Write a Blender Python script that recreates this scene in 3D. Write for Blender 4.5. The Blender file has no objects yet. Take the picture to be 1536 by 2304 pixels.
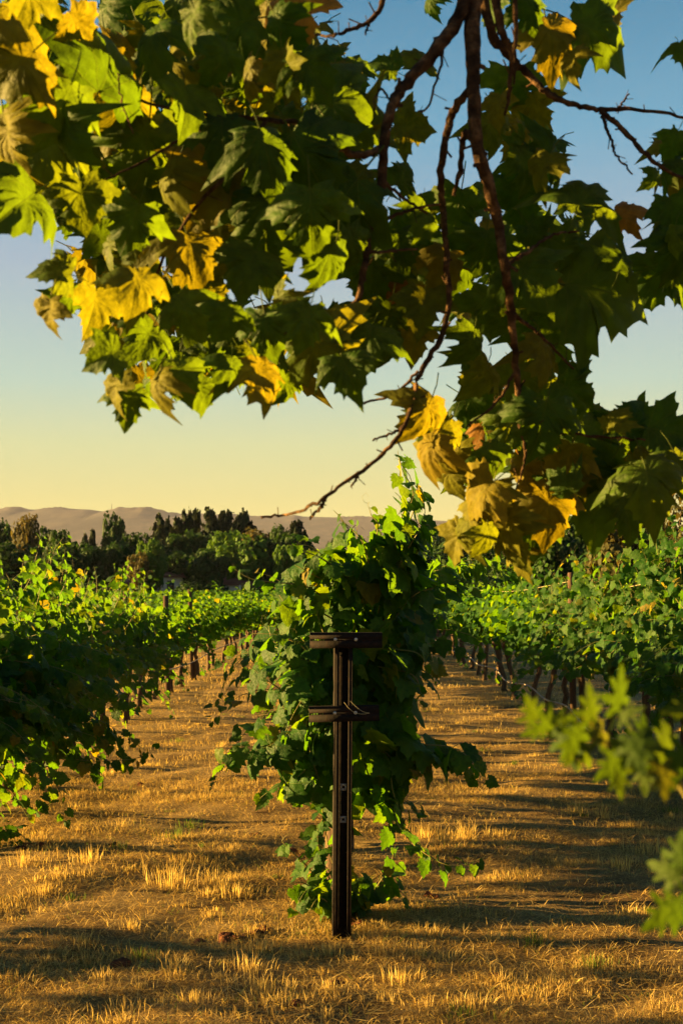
import bpy, math, random
import numpy as np
from mathutils import Vector, Matrix

R = math.radians
rng = np.random.default_rng(11)
random.seed(11)
scene = bpy.context.scene
COL = scene.collection

# ------------------------------------------------------------------ camera
FPX, HORIZON, CAMZ = 3008.0, 1335.0, 1.6          # photo pixels
cd = bpy.data.cameras.new('camera')
cam = bpy.data.objects.new('camera', cd); COL.objects.link(cam)
cam.location = (0, 0, CAMZ); cam.rotation_euler = (R(90), 0, 0)
cd.sensor_fit = 'VERTICAL'; cd.sensor_height = 36; cd.sensor_width = 24
cd.lens = 36 * FPX / 2304
cd.shift_y = (HORIZON - 1152) / 2304
cd.clip_start = 0.05; cd.clip_end = 40000
cd.dof.use_dof = True; cd.dof.focus_distance = 7.2; cd.dof.aperture_fstop = 8.0
scene.camera = cam

# ------------------------------------------------------------------ sky and sun
SUN_EL, SUN_AZ = 7.8, 7.0       # degrees: height; how far beyond "straight left" the sun stands
world = bpy.data.worlds.new('World'); scene.world = world; world.use_nodes = True
wn, wl = world.node_tree.nodes, world.node_tree.links
wn.clear()
sky = wn.new('ShaderNodeTexSky'); sky.sky_type = 'NISHITA'; sky.sun_disc = False
sky.sun_elevation = R(SUN_EL); sky.sun_rotation = R(-(90 - SUN_AZ))
sky.altitude = 50; sky.air_density = 1.0; sky.dust_density = 1.2; sky.ozone_density = 2.0
tc = wn.new('ShaderNodeTexCoord'); sep = wn.new('ShaderNodeSeparateXYZ')
wl.new(tc.outputs['Generated'], sep.inputs[0])
ramp = wn.new('ShaderNodeValToRGB')
SKY = [(0.0, (.60, .47, .13)), (.05, (.62, .535, .155)), (.11, (.53, .57, .29)), (.155, (.39, .53, .44)),
       (.237, (.30, .40, .49)), (.325, (.12, .33, .48)), (.42, (.035, .20, .35)), (.75, (.015, .09, .21))]
el = ramp.color_ramp.elements
while len(el) < len(SKY): el.new(.5)
for e, (p, c) in zip(el, SKY): e.position = p; e.color = (*c, 1)
wl.new(sep.outputs['Z'], ramp.inputs[0])
mixw = wn.new('ShaderNodeMix'); mixw.data_type = 'RGBA'; mixw.inputs[0].default_value = .97
scl = wn.new('ShaderNodeVectorMath'); scl.operation = 'SCALE'; scl.inputs[3].default_value = 2.75
wl.new(ramp.outputs[0], scl.inputs[0])
bg = wn.new('ShaderNodeBackground'); bg.inputs[1].default_value = 0.05
wo = wn.new('ShaderNodeOutputWorld')
wl.new(sky.outputs[0], mixw.inputs[6]); wl.new(scl.outputs[0], mixw.inputs[7])
wl.new(mixw.outputs[2], bg.inputs[0]); wl.new(bg.outputs[0], wo.inputs[0])

sd = bpy.data.lights.new('sun', 'SUN'); sd.energy = 5.0; sd.angle = R(.6); sd.color = (1, .62, .18)
sun = bpy.data.objects.new('sun', sd); COL.objects.link(sun)
svec = Vector((-math.cos(R(SUN_EL)) * math.cos(R(SUN_AZ)), math.cos(R(SUN_EL)) * math.sin(R(SUN_AZ)), math.sin(R(SUN_EL))))
sun.rotation_euler = svec.to_track_quat('Z', 'Y').to_euler()
vs = scene.view_settings
vs.view_transform = 'Standard'; vs.look = 'None'; vs.gamma = 1; vs.use_curve_mapping = False
vs.exposure = 3.05
cy = scene.cycles
cy.use_denoising = True; cy.max_bounces = 7; cy.diffuse_bounces = 4; cy.glossy_bounces = 2
cy.transmission_bounces = 5; cy.volume_bounces = 0; cy.transparent_max_bounces = 4
cy.caustics_reflective = False; cy.caustics_refractive = False

# ------------------------------------------------------------------ helpers
def at(px, py, d):
    """photo pixel + distance in metres -> point in the place"""
    return np.array([(px - 768) / FPX * d, d, CAMZ - (py - HORIZON) / FPX * d])

def project(P):
    P = np.asarray(P); d = np.maximum(P[..., 1], .01)
    return 768 + P[..., 0] / d * FPX, HORIZON - (P[..., 2] - CAMZ) / d * FPX

def tag(o, label=None, cat=None, group=None, kind=None):
    if label: o['label'] = label
    if cat: o['category'] = cat
    if group: o['group'] = group
    if kind: o['kind'] = kind
    return o

def empty(name, loc=(0, 0, 0), rz=0.0):
    o = bpy.data.objects.new(name, None); COL.objects.link(o)
    o.location = loc; o.rotation_euler = (0, 0, rz); o.empty_display_size = .1
    return o

def link(name, me, parent=None):
    o = bpy.data.objects.new(name, me); COL.objects.link(o)
    if parent: o.parent = parent
    return o

class MB:
    """collects pieces of one mesh"""
    def __init__(s): s.V, s.F, s.n, s.U, s.T = [], [], 0, [], []
    def add(s, V, F, uv=None, rnd=None):
        V = np.asarray(V, float).reshape(-1, 3)
        s.V.append(V); s.F.append((np.asarray(F, int) + s.n)); s.n += len(V)
        s.U.append(np.zeros((len(V), 2)) if uv is None else np.asarray(uv, float).reshape(-1, 2))
        s.T.append(np.zeros(len(V)) if rnd is None else np.broadcast_to(np.asarray(rnd, float), (len(V),)))
        return s
    def box(s, lo, hi, rnd=0):
        (a, b, c), (d, e, f) = lo, hi
        V = [(a,b,c),(d,b,c),(d,e,c),(a,e,c),(a,b,f),(d,b,f),(d,e,f),(a,e,f)]
        F = [(0,3,2,1),(4,5,6,7),(0,1,5,4),(1,2,6,5),(2,3,7,6),(3,0,4,7)]
        return s.add(V, F, rnd=rnd)
    def tube(s, pts, rad, k=6, rnd=0, wob=0):
        pts = np.asarray(pts, float); n = len(pts); rad = np.broadcast_to(np.asarray(rad, float), (n,))
        t = np.gradient(pts, axis=0); t /= np.linalg.norm(t, axis=1)[:, None] + 1e-9
        ref = np.array([.31, .17, .93]) if abs(t[0] @ np.array([.31, .17, .93])) < .9 else np.array([1., .2, 0])
        a = np.cross(t, ref); a /= np.linalg.norm(a, axis=1)[:, None] + 1e-9
        b = np.cross(t, a)
        th = np.linspace(0, 2 * math.pi, k, endpoint=False)
        r = rad[:, None] * (1 + (rng.uniform(-wob, wob, (n, k)) if wob else np.zeros((n, k))))
        V = pts[:, None] + r[..., None] * (np.cos(th)[None, :, None] * a[:, None] + np.sin(th)[None, :, None] * b[:, None])
        V = V.reshape(-1, 3)
        i = np.arange(n - 1)[:, None] * k; j = np.arange(k)[None]; j2 = (j + 1) % k
        F = np.stack([i + j, i + j2, i + k + j2, i + k + j], -1).reshape(-1, 4)
        uv = np.stack([np.tile(th / 6.283, n), np.repeat(np.arange(n) * .1, k)], -1)
        s.add(V, F, uv, rnd)
        s.add(np.vstack([V[-k:], pts[-1:]]), [(q, (q + 1) % k, k) for q in range(k)], rnd=rnd)
        return s
    def mesh(s, name, mat, smooth=False):
        me = bpy.data.meshes.new(name)
        V = np.vstack(s.V); sizes = np.concatenate([np.full(len(f), f.shape[1]) for f in s.F])
        loops = np.concatenate([f.reshape(-1) for f in s.F])
        me.vertices.add(len(V)); me.vertices.foreach_set('co', V.astype(np.float32).ravel())
        me.loops.add(len(loops)); me.loops.foreach_set('vertex_index', loops.astype(np.int32))
        me.polygons.add(len(sizes))
        me.polygons.foreach_set('loop_start', np.concatenate([[0], np.cumsum(sizes)[:-1]]).astype(np.int32))
        at_ = me.attributes.new('rnd', 'FLOAT', 'POINT'); at_.data.foreach_set('value', np.concatenate(s.T).astype(np.float32))
        uvl = me.uv_layers.new(name='UVMap')
        uvl.data.foreach_set('uv', np.vstack(s.U)[loops].astype(np.float32).ravel())
        me.update(calc_edges=True); me.validate()
        if smooth: me.polygons.foreach_set('use_smooth', np.ones(len(me.polygons), bool))
        for m in (mat if isinstance(mat, (list, tuple)) else [mat]): me.materials.append(m)
        return me
    def build(s, name, mat, parent=None, smooth=False):
        return link(name, s.mesh(name, mat, smooth), parent)

def frames(n, t):
    """rotation matrices whose z is n and whose y leans to t (arrays)"""
    n = n / (np.linalg.norm(n, axis=-1, keepdims=True) + 1e-9)
    y = t - n * np.sum(n * t, -1, keepdims=True)
    y = y / (np.linalg.norm(y, axis=-1, keepdims=True) + 1e-9)
    x = np.cross(y, n)
    return np.stack([x, y, n], -1)

def stamp(mb, tmpl, pos, rot, size, rnd):
    """many copies of one leaf template in a mesh"""
    V, F, U = tmpl; K = len(pos)
    if K == 0: return
    W = np.einsum('kij,nj->kni', rot, V) * size[:, None, None] + pos[:, None]
    FF = (F[None] + (np.arange(K) * len(V))[:, None, None]).reshape(-1, F.shape[1])
    mb.add(W.reshape(-1, 3), FF, np.tile(U, (K, 1)), np.repeat(rnd, len(V)))

def inpoly(x, y, poly):
    ins = np.zeros(np.shape(x), bool); n = len(poly)
    for i in range(n):
        (x1, y1), (x2, y2) = poly[i], poly[(i + 1) % n]
        c = ((y1 > y) != (y2 > y)) & (x < (x2 - x1) * (y - y1) / (y2 - y1 + 1e-9) + x1)
        ins ^= c
    return ins

def spline(pts, n):
    """smooth path through control points"""
    pts = np.asarray(pts, float); m = len(pts)
    P = np.vstack([2 * pts[0] - pts[1], pts, 2 * pts[-1] - pts[-2]])
    u = np.linspace(0, m - 1 - 1e-6, n); i = u.astype(int); f = (u - i)[:, None]
    a, b, c, d = P[i], P[i + 1], P[i + 2], P[i + 3]
    return .5 * (2 * b + (c - a) * f + (2 * a - 5 * b + 4 * c - d) * f ** 2 + (3 * b - a - 3 * c + d) * f ** 3)

# ------------------------------------------------------------------ materials
def material(name):
    m = bpy.data.materials.new(name); m.use_nodes = True
    nt = m.node_tree; nt.nodes.clear()
    return m, nt.nodes, nt.links

def ramp_node(N, stops):
    r = N.new('ShaderNodeValToRGB'); e = r.color_ramp.elements
    while len(e) < len(stops): e.new(.5)
    for q, (p, c) in zip(e, stops): q.position = p; q.color = (*c, 1)
    return r

def rnd_value(N, L):
    a = N.new('ShaderNodeAttribute'); a.attribute_name = 'rnd'
    o = N.new('ShaderNodeObjectInfo')
    s = N.new('ShaderNodeMath'); s.operation = 'ADD'
    L.new(a.outputs['Fac'], s.inputs[0]); L.new(o.outputs['Random'], s.inputs[1])
    f = N.new('ShaderNodeMath'); f.operation = 'FRACT'; L.new(s.outputs[0], f.inputs[0])
    return f.outputs[0]

def leaf_material(name, cols, trans, tcols, rough=.45, veins=None, spec=.4, vein_w=.012):
    m, N, L = material(name)
    if name == 'dry_grass':
        a_ = N.new('ShaderNodeAttribute'); a_.attribute_name = 'rnd'; rv = a_.outputs['Fac']
    else: rv = rnd_value(N, L)
    c = ramp_node(N, cols); L.new(rv, c.inputs[0])
    t = ramp_node(N, tcols); L.new(rv, t.inputs[0])
    tc = N.new('ShaderNodeTexCoord')
    nz = N.new('ShaderNodeTexNoise'); nz.inputs['Scale'].default_value = 3.5; nz.inputs['Detail'].default_value = 4
    L.new(tc.outputs['UV'], nz.inputs['Vector'])
    col = c.outputs[0]; tcol = t.outputs[0]
    mm = N.new('ShaderNodeMapRange'); mm.inputs[1].default_value = .3; mm.inputs[2].default_value = .7
    mm.inputs[3].default_value = .72; mm.inputs[4].default_value = 1.25
    L.new(nz.outputs[0], mm.inputs[0])
    def scale(cs):
        v = N.new('ShaderNodeVectorMath'); v.operation = 'SCALE'; L.new(cs, v.inputs[0]); L.new(mm.outputs[0], v.inputs[3]); return v.outputs[0]
    col, tcol = scale(col), scale(tcol)
    hgt = nz.outputs[0]
    if veins:
        sp = N.new('ShaderNodeSeparateXYZ'); L.new(tc.outputs['UV'], sp.inputs[0])
        def M(op, a, b=None):
            q = N.new('ShaderNodeMath'); q.operation = op
            for k, v in enumerate((a, b)):
                if v is None: continue
                if isinstance(v, (int, float)): q.inputs[k].default_value = v
                else: L.new(v, q.inputs[k])
            return q.outputs[0]
        ax = M('ABSOLUTE', sp.outputs[0]); y = M('ADD', sp.outputs[1], 0.0)
        ang = M('ARCTAN2', ax, y)
        rr = M('SQRT', M('ADD', M('MULTIPLY', ax, ax), M('MULTIPLY', y, y)))
        best = None
        for a in veins:
            dd = M('MULTIPLY', M('ABSOLUTE', M('SUBTRACT', ang, a)), rr)
            best = dd if best is None else M('MINIMUM', best, dd)
        # side veins: stripes leaning off the main ones
        wv = M('MULTIPLY', M('ABSOLUTE', M('SUBTRACT', M('FRACT', M('MULTIPLY', M('SUBTRACT', rr, M('MULTIPLY', best, .8)), 7.0)), .5)), .14)
        side = M('ADD', M('SUBTRACT', .07, wv), M('MULTIPLY', best, .02))
        best2 = M('MINIMUM', best, M('ADD', side, vein_w * .4))
        k = N.new('ShaderNodeMapRange'); k.inputs[1].default_value = 0; k.inputs[2].default_value = vein_w
        k.inputs[3].default_value = 1; k.inputs[4].default_value = 0
        L.new(best2, k.inputs[0])
        def vein(cs, amt, vc):
            x = N.new('ShaderNodeMix'); x.data_type = 'RGBA'
            L.new(M('MULTIPLY', k.outputs[0], amt), x.inputs[0]); L.new(cs, x.inputs[6]); x.inputs[7].default_value = (*vc, 1); return x.outputs[2]
        col = vein(col, .55, (.12, .15, .02)); tcol = vein(tcol, .45, (.10, .12, .01))
        hgt = M('ADD', M('MULTIPLY', k.outputs[0], .6), M('MULTIPLY', nz.outputs[0], 1.2))
    bmp = N.new('ShaderNodeBump'); bmp.inputs['Strength'].default_value = .35; bmp.inputs['Distance'].default_value = .02
    L.new(hgt, bmp.inputs['Height'])
    p = N.new('ShaderNodeBsdfPrincipled'); L.new(col, p.inputs['Base Color']); p.inputs['Roughness'].default_value = rough
    p.inputs['Specular IOR Level'].default_value = spec; L.new(bmp.outputs[0], p.inputs['Normal'])
    tr = N.new('ShaderNodeBsdfTranslucent'); L.new(tcol, tr.inputs[0]); L.new(bmp.outputs[0], tr.inputs['Normal'])
    mx = N.new('ShaderNodeMixShader'); mx.inputs[0].default_value = trans
    L.new(p.outputs[0], mx.inputs[1]); L.new(tr.outputs[0], mx.inputs[2])
    o = N.new('ShaderNodeOutputMaterial'); L.new(mx.outputs[0], o.inputs[0])
    return m

def rough_material(name, stops, scale=6.0, rough=.9, bump=.4, dist=.01, coord='Object', stretch=(1, 1, 1), use_rnd=0.0, spec=.25, metallic=0.0):
    m, N, L = material(name)
    tc = N.new('ShaderNodeTexCoord'); mp = N.new('ShaderNodeMapping'); mp.inputs['Scale'].default_value = stretch
    L.new(tc.outputs[coord], mp.inputs[0])
    n1 = N.new('ShaderNodeTexNoise'); n1.inputs['Scale'].default_value = scale; n1.inputs['Detail'].default_value = 8; n1.inputs['Roughness'].default_value = .65
    L.new(mp.outputs[0], n1.inputs['Vector'])
    c = ramp_node(N, stops)
    fac = n1.outputs[0]
    if use_rnd:
        rv = rnd_value(N, L)
        a = N.new('ShaderNodeMix'); a.data_type = 'FLOAT'; a.inputs[0].default_value = use_rnd
        L.new(fac, a.inputs[2]); L.new(rv, a.inputs[3]); fac = a.outputs[0]
    L.new(fac, c.inputs[0])
    b = N.new('ShaderNodeBump'); b.inputs['Strength'].default_value = bump; b.inputs['Distance'].default_value = dist
    L.new(n1.outputs[0], b.inputs['Height'])
    p = N.new('ShaderNodeBsdfPrincipled'); L.new(c.outputs[0], p.inputs['Base Color']); p.inputs['Roughness'].default_value = rough
    p.inputs['Specular IOR Level'].default_value = spec; p.inputs['Metallic'].default_value = metallic
    L.new(b.outputs[0], p.inputs['Normal'])
    o = N.new('ShaderNodeOutputMaterial'); L.new(p.outputs[0], o.inputs[0])
    return m

G = lambda *c: tuple(c)
M_SYC = leaf_material('sycamore_leaf', [(0, G(.017, .046, .003)), (.5, G(.026, .062, .004)), (.85, G(.045, .076, .005)), (1, G(.09, .080, .006))], .46,
                      [(0, G(.095, .17, .003)), (.6, G(.15, .225, .004)), (1, G(.30, .22, .005))], .6, (0, .72, 1.45), .16)
M_SYCD = leaf_material('sycamore_leaf_turning', [(0, G(.20, .085, .012)), (1, G(.26, .13, .015))], .35,
                       [(0, G(.35, .14, .01)), (1, G(.4, .20, .012))], .6, (0, .72, 1.45), .2)
M_SYCG = leaf_material('sycamore_leaf_sunlit', [(0, G(.075, .088, .005)), (.5, G(.11, .105, .006)), (1, G(.16, .12, .008))], .42,
                      [(0, G(.16, .17, .003)), (1, G(.28, .21, .004))], .65, (0, .72, 1.45), .1)  # golden sunlight painted into the leaf colour, for leaves turned to the sun
M_VINE = leaf_material('vine_leaf', [(0, G(.009, .046, .003)), (.5, G(.015, .066, .004)), (.93, G(.034, .088, .004)), (1, G(.14, .105, .008))], .46,
                       [(0, G(.08, .20, .003)), (.6, G(.13, .275, .003)), (.93, G(.20, .29, .003)), (1, G(.42, .28, .005))], .55, (0, .8, 1.6), .16, .018)
M_VINEFAR = leaf_material('vine_leaf_far', [(0, G(.009, .046, .003)), (.5, G(.015, .066, .004)), (1, G(.034, .085, .004))], .46,
                          [(0, G(.08, .20, .003)), (.6, G(.13, .27, .003)), (.95, G(.19, .285, .003)), (1, G(.38, .28, .005))], .65, None, .10)
M_TREE = leaf_material('tree_leaf', [(0, G(.009, .028, .006)), (.5, G(.015, .044, .008)), (1, G(.025, .055, .009))], .25,
                       [(0, G(.025, .07, .006)), (1, G(.05, .10, .008))], .7, None, .15)
M_TREEB = leaf_material('tree_leaf_bright', [(0, G(.03, .085, .010)), (1, G(.055, .11, .012))], .3,
                        [(0, G(.07, .16, .008)), (1, G(.11, .18, .010))], .7, None, .15)
M_TREEO = leaf_material('tree_leaf_olive', [(0, G(.035, .042, .010)), (1, G(.07, .062, .014))], .3,
                        [(0, G(.10, .09, .012)), (1, G(.16, .11, .015))], .7, None, .2)
M_CONIF = leaf_material('conifer_needle', [(0, G(.008, .020, .009)), (1, G(.020, .038, .011))], .12,
                        [(0, G(.03, .04, .01)), (1, G(.05, .05, .01))], .8, None, .15)
M_SAP = leaf_material('sapling_leaf', [(0, G(.022, .055, .005)), (1, G(.04, .07, .006))], .45,
                      [(0, G(.065, .12, .003)), (.85, G(.11, .15, .004)), (1, G(.19, .155, .005))], .6, None, .12)
M_BARK = rough_material('sycamore_bark', [(.32, G(.016, .009, .006)), (.5, G(.06, .034, .018)), (.68, G(.19, .11, .055))], 34, .95, 1, .03, spec=.1)
M_VBARK = rough_material('vine_bark', [(.3, G(.035, .022, .014)), (.6, G(.10, .062, .036)), (.8, G(.18, .12, .07))], 30, .95, 1, .015, stretch=(1, 1, .25))
M_SHOOT = rough_material('vine_shoot', [(.3, G(.10, .12, .02)), (.7, G(.18, .14, .04))], 20, .6, .2)
M_RUST = rough_material('rusted_steel', [(.25, G(.0025, .0018, .0016)), (.5, G(.006, .0032, .0024)), (.72, G(.022, .009, .005))], 45, .85, .6, .004, spec=.2)
M_STEEL = rough_material('galvanised_steel', [(.3, G(.30, .29, .27)), (.7, G(.50, .48, .45))], 60, .55, .2, .002, metallic=.4)
M_WOODP = rough_material('weathered_post', [(.3, G(.035, .02, .014)), (.7, G(.09, .05, .03))], 25, .9, .6, stretch=(1, 1, .15))
M_HOSE = rough_material('drip_hose', [(.3, G(.16, .13, .11)), (.7, G(.28, .23, .19))], 12, .7, .2)
M_WIRE = rough_material('trellis_wire', [(.3, G(.30, .26, .14)), (.7, G(.45, .38, .20))], 12, .5, .1, metallic=.3)
M_GRASS = leaf_material('dry_grass', [(0, G(.10, .062, .022)), (.3, G(.31, .205, .062)), (.6, G(.52, .36, .11)), (.88, G(.70, .53, .19)), (.9, G(.10, .15, .025)), (1, G(.07, .12, .018))], .38,
                        [(0, G(.18, .10, .02)), (.35, G(.46, .29, .06)), (.88, G(.76, .54, .12)), (.9, G(.16, .22, .02)), (1, G(.11, .18, .01))], .7, None, .12)
M_LITTER = leaf_material('fallen_leaf', [(0, G(.075, .024, .012)), (1, G(.15, .055, .02))], .2, [(0, G(.12, .035, .012)), (1, G(.2, .08, .02))], .8, None, .15)
M_SOIL = None
def ground_material():
    m, N, L = material('dry_ground')
    tc = N.new('ShaderNodeTexCoord')
    def noise(sc, det=6, stretch=(1, 1, 1), r=.6):
        mp = N.new('ShaderNodeMapping'); mp.inputs['Scale'].default_value = stretch; L.new(tc.outputs['Object'], mp.inputs[0])
        n = N.new('ShaderNodeTexNoise'); n.inputs['Scale'].default_value = sc; n.inputs['Detail'].default_value = det; n.inputs['Roughness'].default_value = r
        L.new(mp.outputs[0], n.inputs['Vector']); return n.outputs[0]
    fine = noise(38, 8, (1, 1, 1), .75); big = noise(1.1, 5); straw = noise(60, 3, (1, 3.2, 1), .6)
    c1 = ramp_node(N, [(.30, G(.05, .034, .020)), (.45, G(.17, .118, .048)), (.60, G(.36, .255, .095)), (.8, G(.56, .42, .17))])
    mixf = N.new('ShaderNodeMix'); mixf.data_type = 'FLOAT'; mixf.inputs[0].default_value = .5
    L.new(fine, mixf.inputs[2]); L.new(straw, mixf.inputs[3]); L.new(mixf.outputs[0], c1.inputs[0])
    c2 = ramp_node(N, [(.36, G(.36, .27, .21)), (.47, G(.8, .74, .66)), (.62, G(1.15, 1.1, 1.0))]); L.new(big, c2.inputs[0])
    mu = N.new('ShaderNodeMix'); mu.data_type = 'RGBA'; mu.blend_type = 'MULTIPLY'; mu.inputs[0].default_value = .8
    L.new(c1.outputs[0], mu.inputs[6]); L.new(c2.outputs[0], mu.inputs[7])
    b = N.new('ShaderNodeBump'); b.inputs['Strength'].default_value = .8; b.inputs['Distance'].default_value = .03; L.new(mixf.outputs[0], b.inputs['Height'])
    p = N.new('ShaderNodeBsdfPrincipled'); L.new(mu.outputs[2], p.inputs['Base Color']); p.inputs['Roughness'].default_value = .95
    p.inputs['Specular IOR Level'].default_value = .1; L.new(b.outputs[0], p.inputs['Normal'])
    o = N.new('ShaderNodeOutputMaterial'); L.new(p.outputs[0], o.inputs[0])
    return m
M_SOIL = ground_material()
M_HILL = rough_material('dry_hill', [(.38, G(.012, .013, .015)), (.5, G(.028, .025, .025)), (.60, G(.066, .050, .038))], .0042, .95, .5, 10, stretch=(1, .35, 1))
M_WALL = rough_material('house_wall', [(.3, G(.62, .58, .52)), (.7, G(.74, .70, .64))], 2, .9, .1)
M_ROOF = rough_material('roof_tile', [(.3, G(.10, .045, .035)), (.7, G(.19, .085, .06))], 3, .9, .3)
M_GLASS = rough_material('window_glass', [(.3, G(.02, .025, .03)), (.7, G(.03, .035, .04))], 2, .15, 0, spec=.6)
M_WHITE = rough_material('white_paint', [(.3, G(.66, .66, .64)), (.7, G(.78, .78, .76))], 3, .7, .05)

# ------------------------------------------------------------------ leaf templates: (verts, tris, uv)
def fan_leaf(outline, centre, rings, shape, petiole=0.0):
    """outline (closed, 2D) -> triangle fan with inner rings, bent by shape(x, y)"""
    O = np.asarray(outline, float); n = len(O); c = np.asarray(centre, float)
    P = [c[None]]; fr = [(k + 1) / (rings + 1) for k in range(rings + 1)]
    for f in fr: P.append(c + (O - c) * f)
    P = np.vstack(P); F = [(0, 1 + i, 1 + (i + 1) % n) for i in range(n)]
    for k in range(rings):
        a, b = 1 + k * n, 1 + (k + 1) * n
        for i in range(n):
            j = (i + 1) % n; F += [(a + i, b + i, b + j), (a + i, b + j, a + j)]
    z = shape(P[:, 0], P[:, 1]); V = np.column_stack([P, z]); U = P.copy()
    if petiole:
        q = len(V); w = .014; L = petiole; z0 = float(shape(np.array([0.]), np.array([0.]))[0])
        pts = [(0, .03, z0), (0, -L * .5, z0 - .06 * L), (0, -L, z0 - .3 * L)]
        PV, PF = [], []
        for (x, y, z) in pts: PV += [(x - w, y, z), (x + w, y, z), (x, y, z - 2 * w)]
        for k in range(2):
            for i in range(3):
                j = (i + 1) % 3; a, b = q + k * 3, q + k * 3 + 3
                PF += [(a + i, a + j, b + j), (a + i, b + j, b + i)]
        V = np.vstack([V, PV]); U = np.vstack([U, np.tile([0, .02], (9, 1))]); F += PF
    return V, np.asarray(F), U

def half(pts, base, tip):
    r = [base] + pts + [tip] + [(-x, y) for x, y in reversed(pts)]
    return [p for p in r][::1]

SYC_HALF = [(.10, -.08), (.24, -.10), (.38, -.16), (.55, -.15), (.50, -.06), (.54, .02), (.66, .04), (.64, .13), (.70, .20), (.80, .27), (.96, .44), (.78, .44), (.70, .48), (.70, .57),
            (.58, .53), (.47, .53), (.40, .57), (.41, .64), (.50, .74), (.40, .76), (.35, .82), (.35, .92), (.25, .92), (.17, 1.0), (.10, 1.08)]
def syc_template(seed, rings=2):
    r = np.random.default_rng(seed)
    a, b, f, tw, w = r.uniform(.1, .8), r.uniform(.1, .8), r.uniform(-.15, .55), r.uniform(-.6, .6), r.uniform(.03, .09)
    s1, ph, deep, low = r.uniform(.8, 1.1), r.uniform(0, 6), r.uniform(.05, .38), r.uniform(.6, 1.1)
    h = []
    for (x, y) in SYC_HALF:
        q = math.hypot(x, y - .3); k = 1 + deep * (q - .5) * 1.2
        x, y = x * k, .3 + (y - .3) * k
        if y < .05: x *= low
        h.append((x, y))
    o = np.array(half(h, (0, 0), (0, 1.24 + .1 * deep))); o = o + r.uniform(-.022, .022, o.shape); o[:, 0] *= s1 * np.where(o[:, 0] > 0, r.uniform(.88, 1.1), 1)
    o[0] = (0, 0)
    def shape(x, y):
        d = np.hypot(x, y - .3)
        return -a * x ** 2 - b * (y - .3) ** 2 + f * np.abs(x) + tw * x * (y - .3) + w * np.sin(7 * x + ph) * np.cos(6 * y + ph) + .05 * np.sin(13 * np.arctan2(x, y - .2) + ph) * d - (.15 + abs(tw) * .7) * np.maximum(d - .42, 0)
    return fan_leaf(o, (0, .25), rings, shape, .6)
SYC = [syc_template(s) for s in range(12)]

def grape_outline(n, teeth=True, seed=0):
    r = np.random.default_rng(seed); pts = []
    for i in range(n):
        th = (i + .5) / n * 2 * math.pi          # 0 = base direction (-y)
        a = math.pi - abs(th - math.pi)          # 0 at base .. pi at tip
        rad = .52 + .05 * math.cos(3 * (math.pi - a)) + .035 * math.cos(5 * (math.pi - a)) * (a > .5)
        if a < .35: rad *= .55 + 1.1 * a
        if a > 2.85: rad *= 1.12
        if teeth: rad *= 1 + (.10 if i % 2 else -.10)
        rad *= 1 + r.uniform(-.05, .05)
        pts.append((-math.sin(th) * rad * 1.02 * -1, -math.cos(th) * rad + .42))
    return pts
def grape_template(seed, n=26, rings=1, petiole=.5):
    r = np.random.default_rng(50 + seed)
    a, b, f, tw, w = r.uniform(-.1, .6), r.uniform(.0, .6), r.uniform(-.1, .35), r.uniform(-.3, .3), r.uniform(.02, .05)
    ph = r.uniform(0, 6)
    def shape(x, y):
        return -a * x ** 2 - b * (y - .3) ** 2 + f * np.abs(x) + tw * x * (y - .3) + w * np.sin(9 * x + ph) * np.cos(8 * y + ph)
    return fan_leaf(grape_outline(n, True, seed), (0, .35), rings, shape, petiole)
GRAPE = [grape_template(s) for s in range(6)]
GRAPE_MID = [grape_template(s, 14, 0, 0) for s in range(4)]
GRAPE_FAR = [grape_template(s, 8, 0, 0) for s in range(4)]
SAP_HALF = [(.06, .02), (.20, -.12), (.36, -.14), (.30, .02), (.14, .16), (.38, .15), (.58, .26), (.52, .35), (.34, .36), (.15, .37), (.27, .50), (.38, .69), (.28, .70), (.14, .60), (.13, .80), (.07, .95)]
def sap_template(seed):
    r = np.random.default_rng(90 + seed); a, b, tw = r.uniform(.1, .6), r.uniform(.1, .5), r.uniform(-.3, .3)
    return fan_leaf(half(SAP_HALF, (0, 0), (0, 1.05)), (0, .25), 1, lambda x, y: -a * x ** 2 - b * (y - .3) ** 2 + tw * x * (y - .3), .4)
SAP = [sap_template(s) for s in range(4)]

def tmpl_mesh(t, name, mat):
    return MB().add(t[0], t[1], t[2]).mesh(name, mat, True)

SYC_ME = [tmpl_mesh(t, 'sycamore_leaf', M_SYC) for t in SYC]
SYCG_ME = [tmpl_mesh(t, 'sycamore_leaf_sunlit', M_SYCG) for t in SYC]
SYCD_ME = [tmpl_mesh(t, 'sycamore_leaf_turning', M_SYCD) for t in SYC[:3]]
GRAPE_ME = [tmpl_mesh(t, 'vine_leaf', M_VINE) for t in GRAPE]
SAP_ME = [tmpl_mesh(t, 'sapling_leaf', M_SAP) for t in SAP]

def leaf_object(me, parent, pos, rot, size, name='leaf'):
    o = bpy.data.objects.new(name, me); COL.objects.link(o); o.parent = parent
    m = Matrix([[*(rot[i] * size), pos[i]] for i in range(3)] + [[0, 0, 0, 1]])
    o.matrix_basis = m
    return o

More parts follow.
